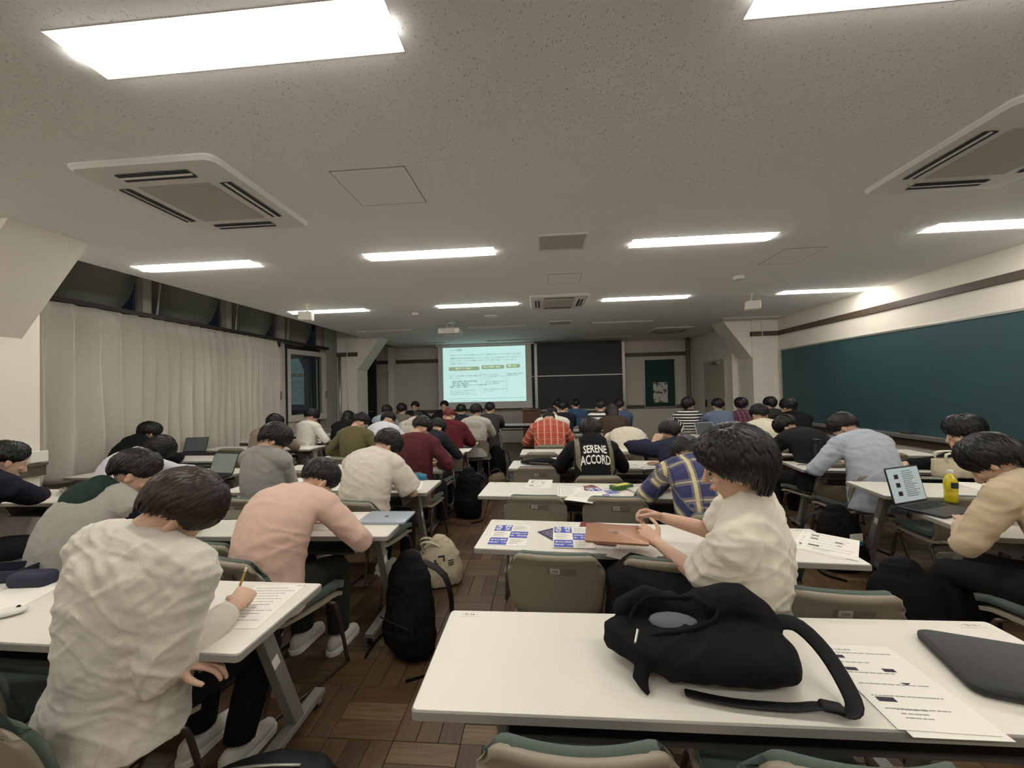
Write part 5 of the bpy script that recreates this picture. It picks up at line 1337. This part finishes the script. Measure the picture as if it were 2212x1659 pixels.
mk('box', G().rings([[(q[0], q[1], z) for q in rrect(.19 - i, .075 - i, .012)] for z, i in ((0, .006), (.005, 0), (.03, 0), (.035, .006))]), mat('green_plastic', (70, 104, 48), .5), r, smooth='auto')
mk('lid_panel', G().box((0, 0, .0355), (.13, .05, .002)), mat('yellow_panel', (214, 206, 96), .6), r)
p0 = at_z(1385, 1056, ZT); closed_laptop(p0.x + .03, p0.y, ZT + .0012, .35, (206, 204, 198), 'closed white laptop beside the blue plaid student', mark=(60, 60, 62))
# table D
c = mid((1155, 1003)); r = empty('flat_pouch', (c.x + .05, c.y, ZT), -.2, 'flat black cloth pouch on the aisle end of the table', 'bag'); g = G().loft([(-.2, 0, .02), (-.08, .01, .03), (.08, 0, .045), (.19, .01, .03)], [(.03, .012), (.1, .02), (.11, .028), (.06, .02)], side=(0, 1, 0), n=14); cloth_bag('pouch_body', g, .009, .005, m_bag, r); mk('pouch_zip', G().box((.02, -.105, .035), (.2, .008, .004)), m_alu, r)
c = mid((1190, 996)); handout(c.x, c.y + .05, .2, 'handout sheet beside the flat black pouch', seed=51)
c = mid((1395, 1008)); handout(c.x, c.y + .03, .3, 'handout sheet in front of the navy jacket student', seed=52)
# table L1
c = mid((480, 1285), (640, 1270), (595, 1335), (500, 1345)); r = sheet_obj('answer_sheet', c.x, c.y, .05, 'answer sheet under the writing hand of the linen shirt student', 'paper'); lines(r, 12, .17, -.085, .12, .02, seed=61)
def pencil(label, who, s, rgb, name='pencil', up=Vector((.15, -.35, .8)), ln=.15):
    inf = root_info[who]; tip = inf['base'] + inf['R'] @ inf['fing'][s]; d = up.normalized()
    r = empty(name, tip, 0, label, 'pencil'); a = -d * .05; b = d * (ln - .05)
    mk('barrel', G().loft([a, b], [.0042, .0042], n=8, rnd=False), mat('pencil_%d_%d_%d' % rgb, rgb, .35, .3), r, smooth='auto')
    mk('point', G().loft([a, a - d * .02], [.0042, .0008], n=8, rnd=False), mat('pencil_wood', (196, 170, 130), .6), r)
    mk('end_cap', G().loft([b, b + d * .012], [.0045, .0042], n=8, rnd=False), m_white, r)
pencil('gold mechanical pencil in the hand of the linen shirt student', 'person in wrinkled off-white linen shirt writing with a pencil', 1, (186, 150, 92), up=Vector((.25, .15, .9)))
pencil('white pencil in the hand of the pink sweatshirt student', 'person in pale pink sweatshirt bent over the desk writing', 1, (222, 218, 208), up=Vector((.3, .1, .9)))
pencil('black pen in the hand of the grey sweatshirt student', 'person in plain grey sweatshirt with black hair looking down', 1, (36, 36, 40), up=Vector((.3, .1, .9)))
def soft_case(px, py, L, D, Hh, rgb, rz, name, label, cat):
    r = empty(name, (0, 0, 0), rz, label, cat); put(r, px, py, ZT + .0006, rz)
    mk('case', G().rings([[(q[0], q[1], z) for q in rrect(L - i, D - i, D * .32, 6)] for z, i in ((0, D * .12), (Hh * .25, 0), (Hh * .6, 0), (Hh * .88, D * .1), (Hh, D * .3))]), mat(name + '_%d_%d_%d' % rgb, rgb, .7, bump=.2, bs=400), r, smooth=True)
    mk('zip', G().rings([[(q[0], q[1], z) for q in rrect(L + .001, D + .001, D * .32, 6)] for z in (Hh * .42, Hh * .47)]), mat('zip_black', (22, 22, 24), .5), r)
    return r
soft_case(72, 1262, .17, .075, .055, (36, 42, 66), .1, 'glasses_case', 'rounded navy blue glasses case beside the linen shirt student', 'case')
r = empty('flat_box', (0, 0, 0), .15, 'dark navy open flat box behind the glasses case', 'box'); put(r, 8, 1248, ZT + .0006, .15)
mk('box_wall', G().bx(-.12, .12, -.06, -.052, 0, .05).bx(-.12, .12, .052, .06, 0, .05).bx(.112, .12, -.052, .052, 0, .05).bx(-.12, -.112, -.052, .052, 0, .05), mat('navy_card', (30, 34, 52), .6), r); mk('box_base', G().bx(-.12, .12, -.06, .06, 0, .006), mat('navy_card', (30, 34, 52)), r)
c = mid((20, 1302)); r = sheet_obj('blank_sheet', c.x - .02, c.y, .3, 'blank white sheet next to the white mouse', 'paper')
r = empty('computer_mouse', (0, 0, 0), .5, 'white computer mouse on the table', 'mouse'); put(r, 18, 1330, ZT + .0006, .6); mk('shell', G().ell((0, 0, .014), (.052, .028, .014)), m_white, r, smooth=True); mk('wheel', G().lathe([(.003, -.003), (.006, -.003), (.006, .003), (.003, .003)], n=10).xf(T(.025, 0, .026) @ Matrix.Rotation(PI / 2, 4, 'X')), m_dark, r)
# table L2
p0 = mid((785, 1140), (810, 1103), (890, 1103), (855, 1141)); closed_laptop(p0.x, p0.y, ZT + .0006, .0, (172, 184, 198), 'closed pale blue laptop beside the pink sweatshirt student', w=.304, d=.215)
def bottle(px, py, z, liquid, cap, lab, label, Hh=.215, R_=.033, mark=None, name='drink_bottle'):
    v = at_z(px, py, z); r = empty(name, (v.x, v.y, z + .0006), .3, label, 'bottle')
    ml = mat('liquid_%d_%d_%d' % liquid, liquid, .12, spec=.6, coat=.6)
    mk('body', G().lathe([(R_ * .8, 0), (R_, .008), (R_, Hh * .3), (R_ * .94, Hh * .34), (R_, Hh * .38), (R_, Hh * .66), (R_ * .8, Hh * .78), (R_ * .42, Hh * .88), (R_ * .40, Hh * .92)], n=24), ml, r, smooth=True)
    mk('cap', G().lathe([(R_ * .45, Hh * .91), (R_ * .47, Hh * .92), (R_ * .47, Hh * .99), (R_ * .42, Hh)], n=20), mat('cap_%d_%d_%d' % cap, cap, .45), r, smooth='auto')
    if lab: mk('wrap_label', G().lathe([(R_ * .9, Hh * .39), (R_ * 1.012, Hh * .39), (R_ * 1.012, Hh * .65), (R_ * .9, Hh * .65)], n=24), mat('label_%d_%d_%d' % lab, lab, .5, var=.25, vs=40), r, smooth='auto')
    if mark:
        g = G(); rs = []
        for zz in (Hh * .46, Hh * .64): rs.append([((R_ * 1.02 + k) * math.cos(w), (R_ * 1.02 + k) * math.sin(w), zz) for k, w in [(0, -2.6 + .18 * i) for i in range(8)] + [(.001, -2.6 + .18 * i) for i in range(7, -1, -1)]])
        mk('label_panel', g.rings(rs), mat('label_mark', mark, .5), r)
    return r
bottle(563, 1143, ZT, (150, 170, 60), (150, 200, 60), (128, 186, 70), 'green tea bottle with light green cap beside the pink sweatshirt')
r = sheet_obj('glossy_magazine', 0, 0, .1, 'dark glossy magazine near the green tea bottle', 'magazine', w=.28, h=.2, m=mat('magazine_cover', (96, 90, 76), .35, var=.6, vs=14), th=.004); put(r, 518, 1112, ZT + .0006, .1)
r = sheet_obj('note_sheet', 0, 0, -.1, 'white sheet under the pink sweatshirt student\'s hand', 'paper'); put(r, 745, 1128, ZT + .0006, -.1)
# table L3
soft_case(900, 1036, .19, .06, .05, (46, 124, 164), -.05, 'zip_pencil_case', 'bright blue zip pencil case', 'pencil case')
r = sheet_obj('worksheet', 0, 0, -.1, 'white worksheet under the white t-shirt student\'s hand', 'paper'); put(r, 885, 1050, ZT + .0006, .25); lines(r, 8, .16, -.08, .1, .02, seed=71)
r = flyer(0, 0, .1, 'blue checker flyer behind the pink sweatshirt student'); put(r, 722, 1040, ZT + .0006, .1)
r = sheet_obj('memo_sheet', 0, 0, .2, 'white memo sheet in front of the grey sweatshirt student', 'paper'); put(r, 640, 1040, ZT + .0006, .2)
# laptops standing open
def open_laptop(x, y, z, rz, label, screen=(150, 160, 160), e=.25, w=.31, d=.215, tilt=20, items=True, body=(58, 60, 62)):
    r = empty('laptop', (x, y, z + .0006), rz, label, 'laptop'); m = mat('laptop_%d_%d_%d' % body, body, .45, .3)
    mk('base', G().rings([[(q[0], q[1], zz) for q in rrect(w - i, d - i, .01)] for zz, i in ((0, .004), (.003, 0), (.014, 0))]), m, r, smooth='auto')
    kb = mk('keyboard', G().bx(-w * .42, w * .42, -.005, d * .42, .0142, .0148), mat('key_bed', (40, 41, 43), .6), r)
    g = G()
    for i in range(5):
        for j in range(12): g.box((-w * .39 + j * w * .78 / 11, .012 + i * .0175, .0158), (w * .055, .0135, .0022))
    mk('keys', g, mat('key_cap', (28, 29, 31), .6), kb)['kind'] = 'stuff'
    Mx = T(0, d / 2 - .004, .014) @ Matrix.Rotation(math.radians(-tilt), 4, 'X')
    lid = mk('lid', G().rings([[(q[0], yy, q[1] + d / 2) for q in rrect(w, d, .01)] for yy in (0, .006)]).xf(Mx), m, r, smooth='auto')
    mk('display', G().bx(-w / 2 + .008, w / 2 - .008, -.0012, -.0002, .012, d - .008).xf(Mx), mat('screen_%d_%d_%d' % screen, screen, .3, emit=e), lid)
    if items:
        for k in range(3): mk('picture', G().bx(-.10 , -.06, -.002, -.0013, d * (.68 - .23 * k), d * (.8 - .23 * k)).xf(Mx), m_cap, lid)
        g = G(); rd = random.Random(3)
        for k in range(14):
            l = rd.uniform(.08, .14); g.bx(-.02, -.02 + l, -.002, -.0013, d * .86 - k * .012, d * .86 - k * .012 + .004)
        mk('screen_text', g.xf(Mx), mat('screen_ink', (110, 116, 116), .6, emit=.1), lid)['kind'] = 'stuff'
    return r
v = at_z(445, 1034, ZT); open_laptop(v.x, v.y + .05, ZT, -.15, 'open dark laptop with a grey screen by the curtain', (120, 126, 118), .15, items=False)
v = at_z(400, 982, ZT); r = open_laptop(v.x, v.y + .06, ZT, .2, 'open black laptop in front of the black hooded student', (88, 92, 94), .08, items=False)
p0 = at_z(1975, 1102, ZT); open_laptop(p0.x + .12, p0.y - .0, ZT, .38, 'open laptop showing a document page beside the yellow bottle', (168, 182, 184), .32, w=.33, d=.23, tilt=12)
v = at_z(1535, 944, ZT); open_laptop(v.x, v.y, ZT, .2, 'small silver laptop open near the chalkboard side aisle', (70, 74, 76), .05, items=False, body=(190, 190, 186))
bottle(2055, 1085, ZT, (216, 196, 40), (232, 230, 222), None, 'yellow citrus drink bottle with white cap and black label', .21, .034, mark=(34, 30, 30))
bottle(991, 964, ZT, (206, 110, 70), (232, 228, 220), (196, 96, 60), 'orange labelled drink bottle with a pale blue neck')
bottle(1045, 942, ZT, (206, 210, 206), (236, 234, 226), (224, 222, 216), 'clear water bottle next to the light grey hoodie')
bottle(938, 912, ZT, (214, 216, 214), (236, 234, 226), None, 'clear water bottle on the presenters table').location = (-2.35, 8.42, ZT + .0006)
bottle(778, 985, ZT, (150, 170, 60), (176, 214, 50), None, 'bottle with bright green cap behind the white t-shirt student')
v = at_z(1765, 1003, ZT); r = empty('thermos_flask', (v.x, v.y, ZT + .0006), 0, 'black thermos flask beside the pale blue shirt student', 'flask'); mk('flask_body', G().lathe([(.03, 0), (.034, .004), (.034, .19), (.031, .2)], n=20), mat('flask_black', (26, 26, 28), .4), r, smooth='auto'); mk('flask_lid', G().lathe([(.031, .2), (.033, .203), (.033, .245), (.028, .25)], n=20), mat('flask_lid', (34, 34, 36), .5), r, smooth='auto')
v = at_z(1735, 1006, ZT); o = mk('charging_cable', G().tube([(v.x - .04, v.y + .02, ZT + .006), (v.x, v.y + .03, ZT + .006), (v.x + .05, v.y - .01, ZT + .006), (v.x + .02, v.y - .09, ZT + .006), (v.x - .02, v.y - .11, ZT - .03), (v.x - .02, v.y - .12, ZT - .16), (v.x + .03, v.y - .12, ZT - .25)], .003, 6, up=4), m_rub, smooth=True); tag(o, 'thin black cable hanging off the table edge by the thermos', 'cable')
# canvas tote on table R3 and round dark hat
m_canvas = mat('canvas_beige', (206, 194, 166), .92, var=.08, vs=18, bump=.3, bs=500)
v = at_z(2075, 1035, ZT); r = empty('canvas_tote', (v.x + .03, v.y + .05, ZT), -.15, 'beige canvas tote bag with long handles standing on the table', 'bag')
g = G().loft([(0, 0, .004), (0, 0, .06), (0, .005, .12), (0, .01, .155)], [(.17, .06), (.18, .065), (.175, .05), (.17, .045)], n=18, rnd=False)
cloth_bag('tote_body', g, .009, .007, m_canvas, r); mk('tote_opening', G().ell((0, .01, .156), (.14, .03, .008)), mat('tote_inside', (120, 108, 88), .9), r, smooth=True)
for k, yy in enumerate((-.05, .055)): mk('handle', G().loft([(-.10, yy, .13), (-.12, yy - .02, .20), (-.02, yy - .03, .215), (.10, yy - .04, .2), (.16, yy - .05, .13), (.17, yy - .08, .06)], [(.013, .003)] * 6, side=(0, 1, 0), n=8, up=3), mat('webbing', (222, 212, 188), .9), r, smooth=True)
v = at_z(1990, 1008, ZT); r = empty('felt_hat', (v.x, v.y, ZT), 0, 'dark rounded cap lying beside the canvas tote', 'hat'); mk('crown', G().ell((0, 0, .03), (.1, .085, .045)), mat('felt_dark', (58, 56, 56), .95), r, smooth=True); mk('brim', G().ell((-.05, -.05, .009), (.09, .07, .007)), mat('felt_dark', (58, 56, 56)), r, smooth=True)
for k, (px, py, rz, w_) in enumerate(((2125, 1052, -.2, 'with the empty chair and yellow bottle'), (700, 955, .1, 'under the white sweatshirt student\'s hand by the window'), (660, 968, .2, 'ahead of the tan jacket student'), (590, 978, 0, 'near the curtain aisle'), (1205, 935, .1, 'beyond the red plaid student'), (1240, 957, .2, 'beside the red plaid student\'s elbow'), (1000, 972, .0, 'under the orange labelled bottle'), (1300, 940, -.2, 'beyond the lettered hoodie student'))):
    r = sheet_obj('loose_sheet', 0, 0, rz, 'white loose sheet ' + w_, 'paper'); put(r, px, py, ZT + .0006, rz)
# bags on the floor
def backpack(x, y, rz, w, d, h, label, seed=1., straps=True, m=None, lean=0.):
    r = empty('backpack', (x, y, 0), rz, label, 'backpack'); g = G()
    g.loft([(0, 0, .03), (0, 0, h * .2), (lean * .4, 0, h * .5), (lean * .8, .01, h * .8), (lean, .02, h * .96)], [(w * .46, d * .46), (w * .5, d * .5), (w * .5, d * .5), (w * .44, d * .42), (w * .26, d * .24)], n=20, rnd=True)
    g.loft([(0, -d * .42, .06), (0, -d * .46, h * .28), (lean * .3, -d * .42, h * .46)], [(w * .36, d * .16), (w * .4, d * .2), (w * .34, d * .12)], n=16)
    cloth_bag('pack_body', g, .010, .012, m or m_bag, r, 8, seed)
    mk('top_handle', G().loft([(lean - .05, .05, h * .95), (lean - .04, .05, h * 1.03), (lean + .04, .05, h * 1.03), (lean + .05, .05, h * .95)], [(.012, .004)] * 4, side=(0, 1, 0), n=8, up=3), m_bag2, r, smooth=True)
    mk('pocket_zip', G().loft([(-w * .34, -d * .60, h * .42), (0, -d * .68, h * .44), (w * .34, -d * .60, h * .42)], [.004] * 3, n=6, up=3), mat('zip_black', (22, 22, 24)), r, smooth=True)
    if straps:
        for s in (-1, 1): mk('shoulder_strap', G().loft([(s * .07 + lean, d * .3, h * .93), (s * w * .5, d * .5, h * .8), (s * w * .62, d * .55, h * .45), (s * w * .56, d * .35, .10), (s * w * .7, -d * .3, .012), (s * w * .5, -d * .9, .012)], [(.026, .006), (.028, .008), (.026, .007), (.013, .003), (.012, .003), (.012, .003)], side=(0, 1, 0), n=8, up=3), m_bag2, r, smooth=True)
    return r
backpack(-.80, 2.22, -.5, .34, .22, .54, 'tall black backpack standing in the aisle by the pale blue laptop table', 2, lean=-.03)
backpack(-.92, 4.6, -.4, .36, .24, .56, 'black backpack in the aisle beside the maroon sweater student', 5)
backpack(-.80, 6.5, -.2, .34, .24, .55, 'black backpack at the far end of the aisle by the light grey hoodie', 8)
backpack(1.93, 2.22, .3, .44, .28, .52, 'large black backpack standing on the floor beside the open laptop table', 11, straps=False)
r = backpack(2.42, 3.35, .2, .36, .24, .48, 'black backpack with a blue and white label by the pale blue shirt', 14)
mk('label_patch', G().box((-.05, -.185, .30), (.11, .004, .09)), m_stk, r); mk('label_band', G().box((-.05, -.188, .272), (.11, .003, .03)), mat('label_blue', (52, 110, 170), .5), r)
r = empty('duffel_bag', (-.98, 1.22, 0), .1, 'black bag with metal rings lying beside the table leg', 'bag')
g = G().loft([(-.22, 0, .12), (-.12, 0, .14), (.04, .01, .155), (.17, .02, .14), (.225, .02, .11)], [(.08, .08), (.12, .12), (.125, .13), (.115, .115), (.07, .07)], side=(0, 1, 0), n=18); cloth_bag('bag_body', g, .009, .010, m_bag2, r, 8, 6)
mk('top_zip', G().tube([(-.16, 0, .268), (.0, 0, .285), (.14, .01, .272)], .005, 6, up=3), m_alu, r, smooth=True)
for s in (-.13, .12): mk('ring', G().tube([(s + .018 * math.cos(w), -.095 , .2 + .018 * math.sin(w)) for w in [2 * PI * k / 12 for k in range(13)]], .003, 6), m_alu, r, smooth=True)
mk('carry_handle', G().loft([(-.12, -.06, .24), (-.06, -.05, .30), (.06, -.05, .305), (.12, -.06, .24)], [(.014, .005)] * 4, side=(0, 1, 0), n=8, up=3), m_bag, r, smooth=True)
r = empty('tote_bag', (-.84, 3.0, 0), .35, 'cream canvas tote bag with black printed marks slumped on the floor', 'bag')
g = G().loft([(0, 0, .012), (0, 0, .10), (-.01, .01, .2), (-.03, .03, .28), (-.07, .05, .33)], [(.17, .105), (.18, .115), (.165, .1), (.13, .085), (.07, .06)], n=20, rnd=False)
tb_ = cloth_bag('tote_body', g, .009, .014, m_canvas, r, 7, 9)
for yy in (-.03, .06): mk('handle', G().loft([(-.12, yy, .27), (-.15, yy - .02, .34), (-.10, yy - .03, .36), (-.02, yy - .02, .32), (.02, yy, .26)], [(.012, .003)] * 5, side=(0, 1, 0), n=8, up=3), m_canvas, r, smooth=True)
bv_ = BVHTree.FromPolygons([q.co.copy() for q in tb_.data.vertices], [tuple(f.vertices) for f in tb_.data.polygons]); g = G()
for x0, x1, z0, z1 in ((.0, .05, .235, .25), (.038, .052, .205, .235), (-.03, -.015, .19, .225), (-.03, .0, .19, .2), (.075, .12, .20, .208), (.075, .12, .185, .193), (.075, .12, .170, .178)):
    vs = []
    for zz in (z0, z1):
        for xx in (x0, x1):
            h = bv_.ray_cast(Vector((xx - .02, -.5, zz)), Vector((0, 1, 0))); vs.append((h[0] + Vector((0, -.003, 0))) if h[0] else Vector((xx, -.1, zz)))
    g.add(vs, [(0, 1, 3, 2)])
mk('printed_mark', g, m_inkd, r)['kind'] = 'stuff'
r = empty('tan_bag', (-.72, 5.9, 0), .2, 'tan soft bag on the floor near the light grey hoodie', 'bag'); g = G().ell((0, 0, .12), (.15, .11, .12)).ell((.05, .02, .2), (.08, .06, .05)); cloth_bag('bag_body', g, .011, .010, mat('tan_cloth', (128, 112, 88), .9, bump=.3, bs=400), r); mk('bag_strap', G().loft([(-.1, 0, .2), (-.08, 0, .28), (.03, 0, .3), (.1, 0, .2)], [(.012, .004)] * 4, side=(0, 1, 0), n=8, up=3), mat('tan_strap', (104, 90, 70), .9), r, smooth=True)
